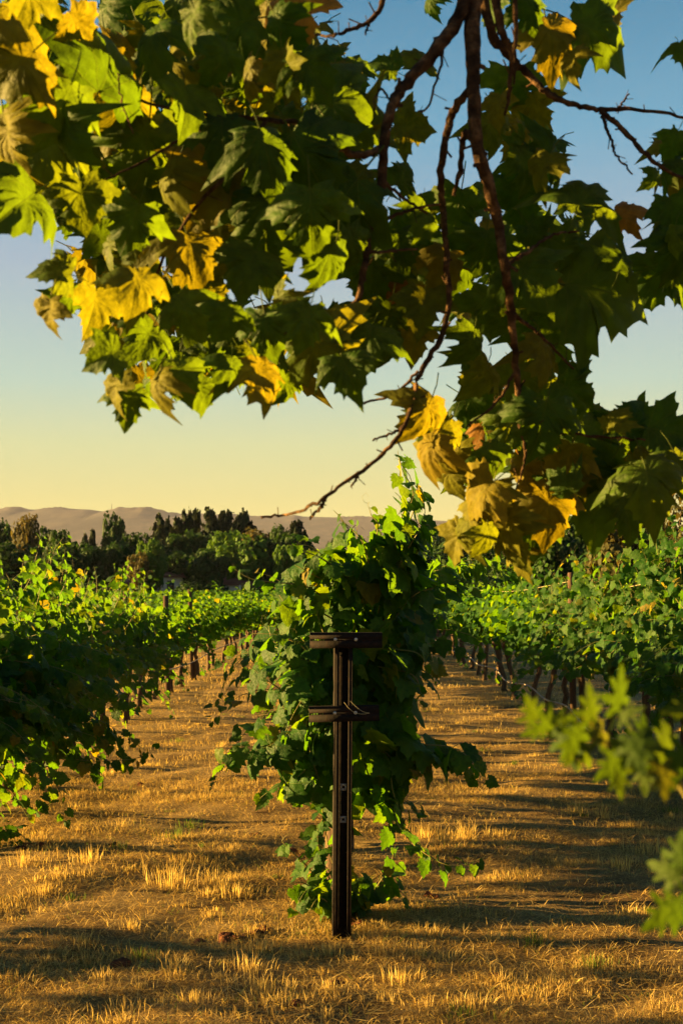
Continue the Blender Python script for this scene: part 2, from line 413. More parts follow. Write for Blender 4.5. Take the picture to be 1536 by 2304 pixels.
# ================================================================== SETTING
def terrain(y):
    return np.interp(y, [-1e4, 40, 62, 80, 170, 300, 900, 3000, 12000], [0, 0, -.55, -.55, .5, 1.2, 3, 10, 20])
def gh(x, y):
    """ground height"""
    near = np.exp(-np.maximum(np.abs(y) - 30, 0) / 20.)
    u = .020 * np.sin(x * 2.1 + y * .7 + .8 * np.sin(y * 1.3)) + .016 * np.sin(y * 3.3 - x * 1.8 + 1) * np.sin(x * 1.7 + .4) + .018 * np.sin(x * 4.6 + 2 + np.sin(y * 2.9)) * np.sin(y * 4.3 + np.sin(x * 2.2)) + .008 * np.sin(x * 11.3 + y * 3.) * np.sin(y * 8.7 - x * 2) + .05 * np.sin(x * .35 + 1.2) * np.sin(y * .22)
    u = .75 * u + .012 + .012 * np.clip(np.sin(x * 6.3 + 2.1 * np.sin(y * 3.1)) * np.sin(y * 7.9 + 1.7 * np.sin(x * 3.7)), 0, 1) ** 1.5
    return terrain(y) + (u - .047) * near

def graded(lo, hi, near_lo, near_hi, step, grow=1.16):
    a = list(np.arange(near_lo, near_hi + 1e-6, step)); s = step; v = near_hi
    while v < hi: s *= grow; v += s; a.append(v)
    s = step; v = near_lo; b = []
    while v > lo: s *= grow; v -= s; b.append(v)
    return np.array(b[::-1] + a)
gx = graded(-8000, 8000, -3.6, 3.6, .09, 1.2); gy = graded(-300, 8500, 4.2, 13, .09, 1.10)
X, Y = np.meshgrid(gx, gy); Z = gh(X, Y)
nx, ny = len(gx), len(gy)
i, j = np.meshgrid(np.arange(nx - 1), np.arange(ny - 1)); q = j * nx + i
mb = MB(); mb.add(np.stack([X, Y, Z], -1).reshape(-1, 3), np.stack([q, q + 1, q + nx + 1, q + nx], -1).reshape(-1, 4))
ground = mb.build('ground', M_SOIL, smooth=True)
tag(ground, 'dry straw-coloured ground between the vine rows', 'ground', kind='structure')

# hills: a ridge about 7 km away, profile read from the photograph
RIDGE = [(-1500, 1150), (-600, 1138), (-200, 1146), (0, 1143), (30, 1140), (50, 1142), (62, 1146), (80, 1147), (110, 1142), (135, 1141), (170, 1144), (200, 1145), (233, 1150), (242, 1146), (270, 1141), (300, 1142), (330, 1140), (352, 1145), (375, 1152), (410, 1155),
         (440, 1153), (480, 1156), (520, 1156), (560, 1160), (600, 1162), (640, 1161), (662, 1157), (682, 1161), (720, 1162), (770, 1163), (850, 1161), (960, 1168), (1030, 1173), (1120, 1180), (1250, 1186), (1536, 1196), (2000, 1180), (3000, 1200)]
HD = 6800.
hx = np.linspace(-3500, 4000, 620); hy = np.linspace(3800, 8200, 90)
X, Y = np.meshgrid(hx, hy)
rid = np.interp(hx / HD * FPX + 768, [p[0] for p in RIDGE], [HORIZON - p[1] for p in RIDGE]) / FPX * HD
fold = lambda x, y: (np.sin(x / 310. + .9 * np.sin(y / 700.)) + .6 * np.sin(x / 141. + y / 400. + 1) + .35 * np.sin(x / 63. - y / 210.)) / 1.95
t = np.clip((Y - 3800) / (HD - 3800), 0, 1)
prof = t ** 1.15
ker = np.hanning(121); ker /= ker.sum(); rsm = np.convolve(np.pad(rid, 60, mode='edge'), ker, 'valid')
Z = (rsm[None] + (rid - rsm)[None] * t ** 9) * prof + 3.5 * fold(X, Y) * np.sin(np.pi * np.clip(t, 0, 1)) * (.4 + t) + 14 * (1 - t)
back = np.clip((Y - HD) / (8200 - HD), 0, 1); Z = Z * (1 - back ** 1.5)
crest = (np.abs(Y - HD) < 40); Z += crest * rng.uniform(0, 7, Z.shape) * (np.sin(X / 90.) > -.2)
nx, ny = len(hx), len(hy); i, j = np.meshgrid(np.arange(nx - 1), np.arange(ny - 1)); q = j * nx + i
mb = MB(); mb.add(np.stack([X, Y, Z], -1).reshape(-1, 3), np.stack([q, q + 1, q + nx + 1, q + nx], -1).reshape(-1, 4))
tag(mb.build('hills', M_HILL, smooth=True), 'long dry brown hills along the horizon', 'hills', kind='structure')
HILLTOP = float(Z.max())

# ------------------------------------------------------------------ dry grass (stuff)
def blades(mb, x, y, h, w, lean, azi, rnd, bend=.5):
    n = len(x); z = gh(x, y) - .006
    dirx, diry = np.cos(azi), np.sin(azi)
    tip = np.stack([dirx * np.sin(lean), diry * np.sin(lean), np.cos(lean)], -1) * h[:, None]
    mid = np.stack([dirx * np.sin(lean * bend), diry * np.sin(lean * bend), np.cos(lean * bend)], -1) * h[:, None] * .55
    sa = rng.uniform(0, 6.28, n); side = np.stack([np.cos(sa), np.sin(sa), np.zeros(n)], -1) * w[:, None]
    b = np.stack([x, y, z + (rng.uniform(.004, .02, n) if bend == 1.0 else 0)], -1)
    V = np.stack([b - side, b + side, b + mid + side * .8, b + mid - side * .8, b + tip], 1).reshape(-1, 3)
    o = np.arange(n)[:, None] * 5
    mb.add(V, o + np.array([[0, 1, 2, 3]]), rnd=np.repeat(rnd, 5))
    mb.F.append(o + np.array([[3, 2, 4]]) + (mb.n - len(V)))

def field(x, y):
    """clumpiness 0..1"""
    f = np.sin(x * 3.1 + 1.7 * np.sin(y * 1.9)) * np.sin(y * 4.7 + 1.3 * np.sin(x * 2.3)) + .6 * np.sin(x * 7.7 + y * 2.2) * np.sin(y * 9.1 - x)
    return np.clip(f * .45 + .45, 0, 1)
def bare(x, y):
    return np.sin(x * 1.7 + 1.1 * np.sin(y * 1.1 + 2)) * np.sin(y * 2.3 + 1.4 * np.sin(x * 1.3)) + .5 * np.sin(x * 5.3 + y * 1.7) * np.sin(y * 6.1 - x * 2.3)
mb = MB()
def scatter(n, y0, y1, margin=.5, power=1.0):
    u = rng.uniform(0, 1, n) ** power
    y = y0 + (y1 - y0) * u
    x = rng.uniform(-1, 1, n) * (.262 * y + margin)
    k = rng.uniform(0, 1, n) < np.clip(.8 + 1.3 * bare(x, y), .30, 1)
    return x[k], y[k]
# lying straw
N_ = lambda n, lo, hi: rng.uniform(lo, hi, n)
x, y = scatter(150000, 4.6, 12, .4, 1.15); n = len(x)
blades(mb, x, y, N_(n, .03, .15), N_(n, .0009, .0022), N_(n, 1.36, 1.60), N_(n, 0, 6.28), np.clip(rng.normal(.45, .28, n), 0, .88), 1.0)
x, y = scatter(70000, 4.6, 12, .4, 1.15); n = len(x)
blades(mb, x, y, N_(n, .02, .09), N_(n, .0009, .0020), N_(n, .7, 1.45), N_(n, 0, 6.28), np.clip(rng.normal(.45, .28, n), 0, .9), .8)
# short standing stubble in patches
x, y = scatter(220000, 4.6, 12, .4, 1.1); f = field(x, y); k = rng.uniform(0, 1, len(x)) < .02 + .98 * f ** 4; x, y, f = x[k], y[k], f[k]; n = len(x)
blades(mb, x, y, N_(n, .010, .028) * (1 + 1.1 * f), N_(n, .0009, .0020), np.abs(rng.normal(.3, .6, n)), N_(n, 0, 6.28), np.clip(rng.normal(.5, .25, n), 0, .9))
# mid distance
x, y = scatter(180000, 10.5, 36, .6, 1.5); n = len(x); sc_ = y / 10.; f = field(x * .6, y * .6); up = rng.uniform(0, 1, n) < .03 + .6 * f ** 2
blades(mb, x, y, np.where(up, N_(n, .02, .06), N_(n, .05, .14)) * np.sqrt(sc_), .0013 * sc_, np.where(up, np.abs(rng.normal(.2, .4, n)), N_(n, 1.38, 1.6)), N_(n, 0, 6.28), np.clip(rng.normal(.5, .22, n), 0, .88), .9)
# tufts
tn = 900; tx, ty = scatter(tn, 4.75, 20, .3, 1.25); tn = len(tx)
HT = [(390, 1990, .17, 1), (560, 2180, .10, 1), (590, 2225, .10, 1), (960, 1880, .15, 1), (1000, 1905, .15, 1), (1050, 1890, .14, 1), (1200, 2130, .09, 0), (1050, 2260, .08, 1), (1300, 1830, .13, 1), (1360, 1835, .12, 1), (1460, 1925, .15, 1), (1340, 2180, .08, 0),
      (480, 1990, .12, 1), (200, 1950, .12, 1), (100, 2010, .09, 1), (430, 1850, .09, 0), (400, 1880, .09, 0), (540, 2010, .11, 1), (860, 2150, .07, 1), (1130, 2210, .08, 1), (60, 1950, .11, 1), (1390, 1960, .10, 1), (900, 2200, .09, 1)]
hp = []
for (px, py, h, dry) in HT:
    d = CAMZ * FPX / (py - HORIZON); hp.append(((px - 768) / FPX * d, d, h, dry))
tx = np.concatenate([tx, [p[0] for p in hp]]); ty = np.concatenate([ty, [p[1] for p in hp]])
th = np.concatenate([rng.uniform(.018, .036, tn) * rng.choice([1, 1, 1, 1.5, 2.4], tn), [p[2] for p in hp]]); tdry = np.concatenate([rng.uniform(0, 1, tn) > .16, [p[3] > 0 for p in hp]])
for a, b, h, dry in zip(tx, ty, th, tdry):
    n = int(25 + h * 520); r = np.abs(rng.normal(0, .4 * h + .015, n)); an = rng.uniform(0, 6.28, n)
    blades(mb, a + r * np.cos(an) * 1.4, b + r * np.sin(an), h * rng.uniform(.4, 1.05, n), rng.uniform(.0011, .0024, n), np.abs(rng.normal(.2, .35, n)), an + rng.normal(0, .6, n), np.clip(rng.normal(.68, .12, n), .1, .88) if dry else rng.uniform(.9, 1, n))
g = mb.build('dry_grass', M_GRASS)
tag(g, 'short dry golden grass and straw covering the ground', 'grass', kind='stuff')

# ================================================================== VINES
def shoot_path(p0, d0, length, droop, r, step=.055, jit=.10):
    n = max(3, int(length / step)); P = [np.array(p0, float)]; d = np.array(d0, float); d /= np.linalg.norm(d)
    for k in range(n):
        d = d + np.array([r.normal(0, jit), r.normal(0, jit), r.normal(0, jit * .6) - droop * (.3 + k / n)])
        d /= np.linalg.norm(d); P.append(P[-1] + d * step)
        if P[-1][2] < .06: P[-1][2] = .06
    return np.array(P)

def leaves_on(path, size, r, axis_x=0.0, spacing=.055, start=.06, tipsize=.3, hang=.75):
    """leaves at the nodes of one shoot -> list of (pos, normal, tipdir, size)"""
    seg = np.linalg.norm(np.diff(path, axis=0), axis=1); s = np.concatenate([[0], np.cumsum(seg)]); T = s[-1]
    out = []; u = start; side = 1
    while u < T:
        p = np.array([np.interp(u, s, path[:, c]) for c in range(3)]); f = u / T
        t = np.array([np.interp(min(u + .03, T), s, path[:, c]) for c in range(3)]) - p
        t = t / (np.linalg.norm(t) + 1e-9)
        sd = np.cross(t, [r.normal(0, .5), r.normal(0, .5), 1.0]); sd /= np.linalg.norm(sd) + 1e-9
        sd *= side; side = -side
        sz = size * (1 - (1 - tipsize) * f ** 2) * r.uniform(.72, 1.18)
        pos = p + sd * sz * r.uniform(.25, .6) + np.array([0, 0, r.uniform(-.02, .02)])
        ox = np.sign(pos[0] - axis_x) if abs(pos[0] - axis_x) > .03 else r.choice([-1, 1])
        nrm = np.array([ox * r.uniform(.1, 1.0) + r.normal(0, .35), -.35 + r.normal(0, .5), r.uniform(.05, .9)])
        tip = sd * .8 + np.array([0, 0, -hang]) + t * .2 + r.normal(0, .25, 3)
        out.append((pos, nrm, tip, sz)); u += spacing * r.uniform(.7, 1.35)
    return out

def trunk_mesh(r, h=.85, arms=.68, stake=True):
    mb = MB()
    lean = r.normal(0, .05, 2)
    P = [(lean[0] * t + r.normal(0, .012), lean[1] * t + r.normal(0, .015), -.06 + (h + .06) * t) for t in np.linspace(0, 1, 9)]
    P = np.array(P); P[0, :2] = 0
    mb.tube(P, np.interp(np.linspace(0, 1, 9), [0, .1, .6, 1], [.058, .044, .036, .045]), 8, wob=.16)
    for sg in (-1, 1):
        A = np.array([(P[-1, 0] + r.normal(0, .012), P[-1, 1] + sg * arms * t, P[-1, 2] + .06 * math.sin(t * 2.2) + r.normal(0, .008)) for t in np.linspace(0, 1, 8)])
        A[0] = P[-1]; mb.tube(A, np.linspace(.032, .014, 8), 6, wob=.15)
    return mb

def make_leaf_list(r, nshoots, size, lean=.36, length=(.75, 1.35), base=.88, half_len=.74, droop=.05, bias=0.0, suckers=0, tall=0, low=0):
    shoots, L = [], []
    for k in range(nshoots):
        y0 = r.uniform(-half_len, half_len)
        d0 = (r.normal(bias, lean), r.normal(0, .25), 1)
        P = shoot_path((r.normal(0, .05), y0, base + r.uniform(-.05, .12)), d0, r.uniform(*length), r.uniform(.4, 1.6) * droop, r)
        shoots.append(P); L += leaves_on(P, size, r)
    for k in range(low):                       # canes that flop out and hang over the alley
        sg = 1 if r.uniform() < .5 + bias else -1
        P = shoot_path((0, r.uniform(-half_len, half_len), base), (sg * r.uniform(.7, 1.3), r.normal(0, .3), r.uniform(.1, .8)), r.uniform(.7, 1.3), .12, r)
        shoots.append(P); L += leaves_on(P, size, r)
    for k in range(tall):
        P = shoot_path((r.normal(0, .08), r.uniform(-half_len, half_len), base + .5), (r.normal(0, .25), r.normal(0, .2), 1), r.uniform(.55, .95), .02, r)
        shoots.append(P); L += leaves_on(P, size * .85, r)
    for k in range(suckers):
        P = shoot_path((r.normal(0, .05), r.normal(0, .08), .05), (r.normal(0, .7), r.normal(0, .6), .8), r.uniform(.2, .42), .12, r)
        shoots.append(P); L += leaves_on(P, size * .8, r, spacing=.05)
    return shoots, L

def pack(L):
    pos = np.array([l[0] for l in L]); rot = frames(np.array([l[1] for l in L]), np.array([l[2] for l in L])); size = np.array([l[3] for l in L])
    return pos, rot, size

def shoots_mesh(mb, shoots, r0=.0045, tendrils=0, r=None):
    for P in shoots:
        mb.tube(P[::2] if len(P) > 6 else P, np.linspace(r0, r0 * .3, len(P[::2] if len(P) > 6 else P)), 4)
    for k in range(tendrils):
        P = shoots[int(r.integers(len(shoots)))]; p = P[-1 - int(r.integers(0, min(4, len(P))))]
        d = np.array([r.normal(), r.normal() * .5, r.uniform(.2, 1)]); d /= np.linalg.norm(d); T = []
        for s in np.linspace(0, 1, 12):
            T.append(p + d * .11 * s + .022 * s * np.array([math.sin(9 * s * s + k), 0, math.cos(9 * s * s + k)]))
        mb.tube(np.array(T), np.linspace(.0014, .0007, 12), 3)
    return mb

def plant_vine(loc, r, label, group, shoots, L, tmpl, n_parts, name='grapevine', suck=True, trunk=None, tendrils=0):
    root = empty(name, loc); tag(root, label, 'grapevine', group)
    (trunk or trunk_mesh(r)).build('trunk', M_VBARK, root, True)
    pos, rot, size = pack(L)
    px, py = project(pos + np.array(loc)); inside = (px > -20) & (px < 1556) & (py > -20) & (py < 2330)
    order = np.argsort(np.where(inside, pos[:, 1], 99)); part = order[:n_parts]; part = part[inside[part]]
    rest = np.setdiff1d(np.arange(len(pos)), part)
    for q in part: leaf_object(GRAPE_ME[int(r.integers(len(GRAPE_ME)))], root, pos[q], rot[q], size[q] * 1.12)
    mb = MB(); kind = r.integers(0, len(tmpl), len(rest))
    for v in range(len(tmpl)):
        s = rest[kind == v]; stamp(mb, tmpl[v], pos[s], rot[s], size[s] * 1.12, r.uniform(0, 1, len(s)))
    f = mb.build('foliage', M_VINE, root, True); tag(f, kind='stuff')
    s = shoots_mesh(MB(), shoots, tendrils=tendrils, r=r).build('shoots', M_SHOOT, root, True); tag(s, kind='stuff')
    return root

SIDE_CANES = {
 ('left', 1): [([(-60, 1500, 9.8), (80, 1560, 9.6), (180, 1600, 9.5), (260, 1640, 9.4), (335, 1695, 9.4)], .125), ([(-60, 1520, 9.8), (100, 1620, 9.6), (220, 1660, 9.4), (300, 1720, 9.4)], .13), ([(0, 1560, 9.7), (120, 1660, 9.5), (200, 1720, 9.4), (240, 1750, 9.4)], .125),
    ([(-40, 1480, 9.8), (120, 1500, 9.7), (240, 1550, 9.6), (310, 1600, 9.6)], .125), ([(-60, 1440, 9.9), (120, 1440, 9.8), (260, 1480, 9.7), (330, 1540, 9.7)], .12), ([(20, 1600, 9.6), (140, 1700, 9.4), (280, 1710, 9.3), (350, 1690, 9.3)], .105),
    ([(-80, 1560, 9.0), (20, 1650, 8.8), (80, 1740, 8.7), (90, 1830, 8.7)], .12), ([(-80, 1600, 9.0), (-10, 1720, 8.8), (40, 1800, 8.7), (70, 1850, 8.7)], .11), ([(-40, 1620, 9.0), (60, 1700, 8.8), (130, 1770, 8.7), (150, 1840, 8.7)], .105), ([(-90, 1850, 8.6), (-20, 1860, 8.5), (50, 1880, 8.45), (60, 1900, 8.4)], .11),
    ([(-70, 1480, 9.4), (0, 1390, 9.4), (60, 1320, 9.4), (80, 1260, 9.4), (95, 1205, 9.4)], .10), ([(-70, 1420, 9.6), (20, 1330, 9.6), (10, 1280, 9.6)], .11)],
 ('left', 2): [([(60, 1480, 11.4), (200, 1480, 11.2), (300, 1520, 11.1), (340, 1570, 11.1)], .12), ([(60, 1500, 11.4), (220, 1540, 11.2), (310, 1590, 11.1)], .12), ([(60, 1440, 11.4), (140, 1330, 11.3), (150, 1280, 11.3), (140, 1262, 11.3)], .10)],
 ('left', 3): [([(150, 1420, 12.9), (180, 1330, 12.9), (185, 1285, 12.9)], .10), ([(230, 1420, 12.9), (270, 1340, 12.9), (275, 1275, 12.9)], .10), ([(280, 1420, 13.0), (320, 1350, 13.0), (325, 1300, 13.0)], .09)],
 ('right', 1): [([(1520, 1420, 10.8), (1490, 1300, 10.8), (1475, 1220, 10.8), (1478, 1165, 10.8)], .13), ([(1540, 1420, 10.7), (1530, 1280, 10.7), (1515, 1200, 10.7), (1505, 1150, 10.7)], .13), ([(1560, 1420, 10.7), (1560, 1280, 10.7), (1545, 1190, 10.7)], .13), ([(1500, 1420, 10.8), (1460, 1320, 10.8), (1440, 1270, 10.8)], .12), ([(1510, 1440, 10.7), (1480, 1500, 10.6), (1500, 1560, 10.5), (1510, 1620, 10.5)], .12)],
 ('right', 3): [([(1350, 1420, 13.9), (1320, 1320, 13.9), (1300, 1265, 13.9), (1290, 1245, 13.9)], .12), ([(1400, 1420, 13.7), (1420, 1310, 13.7), (1410, 1255, 13.7)], .12)],
 ('centre', 0): [([(800, 1450, 8.4), (900, 1320, 8.3), (1000, 1280, 8.2), (1080, 1290, 8.2), (1160, 1300, 8.2)], .13), ([(820, 1430, 8.5), (950, 1300, 8.5), (1060, 1260, 8.5), (1150, 1270, 8.5)], .13), ([(820, 1450, 8.5), (960, 1340, 8.5), (1080, 1310, 8.5)], .13)],
}
ROWX = {'left': -2.80, 'centre': 0.02, 'right': 2.78}
ORD = ['first', 'second', 'third', 'fourth', 'fifth', 'sixth', 'seventh', 'eighth', 'ninth', 'tenth', 'eleventh', 'twelfth']

# ---- the vine right behind the end post
r = np.random.default_rng(5)
C0 = (0.03, 7.0, 0.0)
def px_shoot(pts, n=26):
    return spline([at(*p) - np.array(C0) for p in pts], n)
shoots, L = make_leaf_list(r, 50, .118, lean=.26, length=(.55, 1.05), half_len=.55, base=.92, droop=.09)
HERO_SHOOTS = [
    ([(870, 1330, 6.6), (920, 1230, 6.5), (960, 1180, 6.45), (975, 1215, 6.45)], .135), ([(880, 1300, 6.6), (900, 1170, 6.5), (930, 1110, 6.45), (905, 1060, 6.45), (895, 1020, 6.45)], .125), ([(870, 1320, 6.7), (910, 1210, 6.55), (925, 1130, 6.5), (945, 1090, 6.5)], .13),
    ([(840, 1330, 6.6), (820, 1230, 6.5), (790, 1190, 6.5), (760, 1165, 6.5)], .11), ([(830, 1330, 6.6), (730, 1260, 6.45), (680, 1240, 6.4), (655, 1230, 6.4)], .11), ([(760, 1400, 6.6), (680, 1350, 6.5), (640, 1300, 6.45)], .11),
    ([(850, 1380, 6.9), (885, 1250, 6.8), (930, 1150, 6.7), (925, 1080, 6.65), (900, 1040, 6.6), (893, 1008, 6.6)], .135),
    ([(840, 1350, 6.7), (900, 1220, 6.6), (950, 1170, 6.55), (955, 1130, 6.5)], .125),
    ([(860, 1400, 6.8), (930, 1260, 6.7), (945, 1190, 6.7), (915, 1100, 6.7)], .12),
    ([(760, 1370, 6.7), (690, 1320, 6.5), (610, 1310, 6.4), (560, 1300, 6.4), (522, 1276, 6.4)], .085),
    ([(780, 1350, 6.7), (740, 1270, 6.6), (700, 1230, 6.5), (650, 1226, 6.5)], .105),
    ([(790, 1340, 6.7), (700, 1290, 6.5), (660, 1270, 6.5)], .09),
    ([(800, 1300, 6.7), (790, 1210, 6.6), (770, 1170, 6.6), (748, 1146, 6.6)], .095),
    ([(820, 1300, 6.7), (850, 1190, 6.6), (835, 1160, 6.6), (830, 1140, 6.6)], .105),
    ([(860, 1300, 6.8), (870, 1200, 6.8), (880, 1165, 6.8)], .115),
    ([(880, 1400, 6.9), (960, 1300, 7.2), (1040, 1270, 7.4), (1110, 1290, 7.6)], .12),
    ([(880, 1420, 6.9), (980, 1320, 7.2), (1060, 1300, 7.4)], .12),
    ([(880, 1400, 6.7), (930, 1340, 6.5), (985, 1320, 6.5)], .06),
    ([(740, 1500, 6.6), (650, 1480, 6.5), (580, 1510, 6.4)], .12), ([(740, 1480, 6.7), (660, 1440, 6.6), (590, 1470, 6.6), (560, 1540, 6.6)], .12),
    ([(740, 1540, 6.5), (660, 1560, 6.4), (600, 1530, 6.3), (565, 1500, 6.3)], .11), ([(730, 1600, 6.5), (640, 1600, 6.4), (560, 1610, 6.4)], .105),
    ([(740, 1620, 6.6), (660, 1650, 6.4), (580, 1690, 6.3), (520, 1690, 6.25), (485, 1715, 6.25)], .135),
    ([(740, 1640, 6.6), (650, 1680, 6.4), (560, 1700, 6.3), (500, 1710, 6.3)], .125),
    ([(740, 1660, 6.5), (680, 1740, 6.4), (620, 1770, 6.3), (580, 1800, 6.3)], .125), ([(750, 1680, 6.5), (700, 1760, 6.4), (640, 1800, 6.3)], .12),
    ([(730, 1560, 6.5), (690, 1620, 6.3), (700, 1700, 6.3), (720, 1760, 6.3)], .11), ([(720, 1520, 6.5), (670, 1590, 6.3), (640, 1650, 6.3)], .11),
    ([(830, 1620, 6.6), (930, 1670, 6.5), (1010, 1680, 6.4), (1060, 1710, 6.35), (1085, 1760, 6.35)], .135),
    ([(840, 1640, 6.7), (940, 1690, 6.6), (1020, 1710, 6.5), (1070, 1740, 6.5)], .125), ([(830, 1660, 6.5), (900, 1720, 6.5), (960, 1740, 6.4)], .12),
    ([(830, 1600, 6.6), (890, 1680, 6.5), (880, 1760, 6.4), (900, 1830, 6.4)], .12), ([(840, 1700, 6.6), (900, 1790, 6.5), (960, 1840, 6.4)], .11),
    ([(840, 1740, 6.6), (880, 1830, 6.5), (930, 1900, 6.4), (1000, 1945, 6.3), (1050, 1945, 6.3), (1092, 1925, 6.3)], .085),
    ([(820, 1720, 6.6), (850, 1800, 6.5), (870, 1880, 6.5)], .10), ([(850, 1500, 6.6), (930, 1520, 6.5), (950, 1580, 6.5)], .12), ([(860, 1460, 6.6), (940, 1470, 6.5), (965, 1520, 6.5)], .115),
    ([(770, 2060, 6.75), (700, 1960, 6.6), (650, 1910, 6.5), (632, 1890, 6.5)], .095), ([(765, 2060, 6.75), (690, 1990, 6.55), (645, 1990, 6.5)], .105), ([(765, 2060, 6.7), (700, 2000, 6.5), (660, 2050, 6.45)], .10),
    ([(770, 2050, 6.7), (720, 1920, 6.6), (715, 1850, 6.55)], .095), ([(770, 2050, 6.7), (740, 1960, 6.5), (700, 1930, 6.45)], .10), ([(765, 2060, 6.65), (720, 2020, 6.45), (690, 2060, 6.4)], .085),
    ([(775, 2060, 6.7), (730, 1860, 6.6), (725, 1780, 6.6)], .09), ([(790, 2060, 6.7), (830, 1990, 6.6), (880, 1950, 6.5)], .10), ([(790, 2060, 6.7), (860, 1990, 6.6), (905, 2010, 6.5), (930, 2050, 6.5)], .10),
    ([(790, 2060, 6.7), (810, 2000, 6.5), (800, 1960, 6.5)], .085), ([(800, 2060, 6.8), (870, 1960, 6.8), (890, 1900, 6.7)], .09),
]
for pts, sz in HERO_SHOOTS:
    P = px_shoot(pts); shoots.append(P); L += leaves_on(P, sz * 1.02, r, spacing=.036, start=.02, tipsize=.42)
# inner leaves of the column
for k in range(520):
    z = r.uniform(.55, 1.85); w = np.interp(z, [.5, .8, 1.3, 1.7, 1.9], [.16, .30, .34, .33, .16])
    p = np.array([r.uniform(-w, w) + .04, r.uniform(-.5, .6), z])
    L.append((p, np.array([np.sign(p[0]) * .5 + r.normal(0, .5), -.6 + r.normal(0, .4), r.uniform(0, .7)]), np.array([r.normal(0, .5), r.normal(0, .3), -1]), r.uniform(.08, .12)))
tm = MB()
P = spline([(-.05, 0, -.05), (-.07, .0, .25), (-.03, .02, .55), (.02, .02, .9), (.03, .05, 1.05)], 14); tm.tube(P, np.linspace(.05, .036, 14), 9, wob=.18)
tm.tube(spline([(.02, .02, .85), (.03, .35, .95), (.02, .7, .93)], 8), np.linspace(.03, .015, 8), 6, wob=.15)
plant_vine(C0, r, 'large bushy grapevine directly behind the rusty T-shaped end post', 'grapevines of the centre row', shoots, L, GRAPE_MID, 300, trunk=tm, tendrils=26)

# ---- further vines: individual near ones, shared shapes far away
def variant(seed, bias, n=30, suckers=3, low=5, tall=2, size=.125, base=.85, length=(.5, 1.1)):
    r = np.random.default_rng(seed)
    sh, L = make_leaf_list(r, n, size, lean=.36, length=length, bias=bias, suckers=suckers, low=low, tall=tall, base=base, droop=.07)
    for k in range(120):
        z = r.uniform(.8, 1.45); p = np.array([r.uniform(-.3, .3), r.uniform(-.75, .75), z])
        L.append((p, np.array([np.sign(p[0]) * .6 + r.normal(0, .4), -.4 + r.normal(0, .4), r.uniform(0, .7)]), np.array([r.normal(0, .5), r.normal(0, .3), -1]), r.uniform(.08, .13)))
    return r, sh, L
FARV = []
for s in range(6):
    r, sh, L = variant(300 + s, 0, 30, 1, 1, 2, .14, .95, (.5, 1.0))
    pos, rot, size = pack(L); keep = r.uniform(0, 1, len(pos)) < .72; pos, rot, size = pos[keep], rot[keep], size[keep] * 1.2
    mb = MB(); kd = r.integers(0, 4, len(pos))
    for v in range(4): stamp(mb, GRAPE_FAR[v], pos[kd == v], rot[kd == v], size[kd == v], r.uniform(0, 1, int((kd == v).sum())))
    FARV.append((mb.mesh('vine_foliage', M_VINEFAR, True), trunk_mesh(r).mesh('vine_trunk', M_VBARK, True)))

r0 = np.random.default_rng(77)
for row, y0 in (('left', 8.35), ('right', 9.3), ('centre', 8.5)):
    d = y0; k = 0
    while d < 62:
        x = ROWX[row] + r0.normal(0, .04)
        near = d < (17.5 if row != 'centre' else 10.5)
        z = float(gh(np.array(x), np.array(d)))
        if near:
            bias = {'left': .16, 'right': -.10, 'centre': 0}[row]
            r, sh, L = variant(int(d * 100) + len(row), bias, 40, 2 if d < 12 else 1, {'left': 22 if d < 12 else 8, 'right': 6, 'centre': 3}[row], {'left': 5, 'right': 6, 'centre': 4}[row], .128, {'left': .80, 'right': .95, 'centre': .92}[row], {'left': (.45, .95), 'right': (.42, .92), 'centre': (.5, 1.1)}[row])
            for pts, sz in SIDE_CANES.get((row, k), ()):
                P = spline([at(*p) - np.array([x, d, z]) for p in pts], 26); sh.append(P); L += leaves_on(P, sz, r, spacing=.034, start=.02, tipsize=.4)
            lab = (f'leafy grapevine, {ORD[k]} from the front in the {row} row' if row != 'centre' else f'grapevine in the centre row, {ORD[k + 1]} behind the rusty end post')
            plant_vine((x, d, z), r, lab, f'grapevines of the {row} row', sh, L, GRAPE_MID, int(np.interp(d, [8, 13, 17.5], [300, 280, 160])), tendrils=8)
        else:
            f, t = FARV[int(r0.integers(6))]
            o = empty('grapevine', (x, d, z), math.pi * int(r0.integers(2)))
            o.scale = (r0.uniform(.9, 1.1), r0.uniform(.95, 1.1), r0.uniform(.9, 1.04) * {'left': .84, 'centre': .9, 'right': 1.0}[row])
            lab = (f'grapevine, {ORD[k]} from the front in the {row} row' if (row != 'centre' and k < 9) else f'small grapevine far back in the {row} row')
            tag(o, lab, 'grapevine', f'grapevines of the {row} row')
            link('trunk', t, o); tag(link('foliage', f, o), kind='stuff')
        d += 1.52 + r0.normal(0, .14); k += 1

# ---- far vineyard block (nobody could count it)
mb = MB(); n = 42000
fy = rng.uniform(63, 172, n); fx = rng.uniform(-1, 1, n) * (.28 * fy + 6); fx = np.round(fx / 2.75) * 2.75 + rng.normal(0, .38, n)
fz = terrain(fy) + rng.uniform(.35, 1.45, n) + .12 * np.sin(fy * 1.3) 
P = np.stack([fx, fy, fz], -1); nr = np.stack([rng.normal(0, .6, n), -.5 + rng.normal(0, .5, n), rng.uniform(.1, 1, n)], -1)
stamp(mb, GRAPE_FAR[0], P, frames(nr, np.stack([rng.normal(0, 1, n), rng.normal(0, 1, n), -np.ones(n)], -1)), rng.uniform(.28, .5, n), rng.uniform(0, 1, n))
tag(mb.build('far_vineyard', M_VINEFAR, smooth=True), 'flat green block of distant vines below the dark tree line', 'vineyard', kind='stuff')

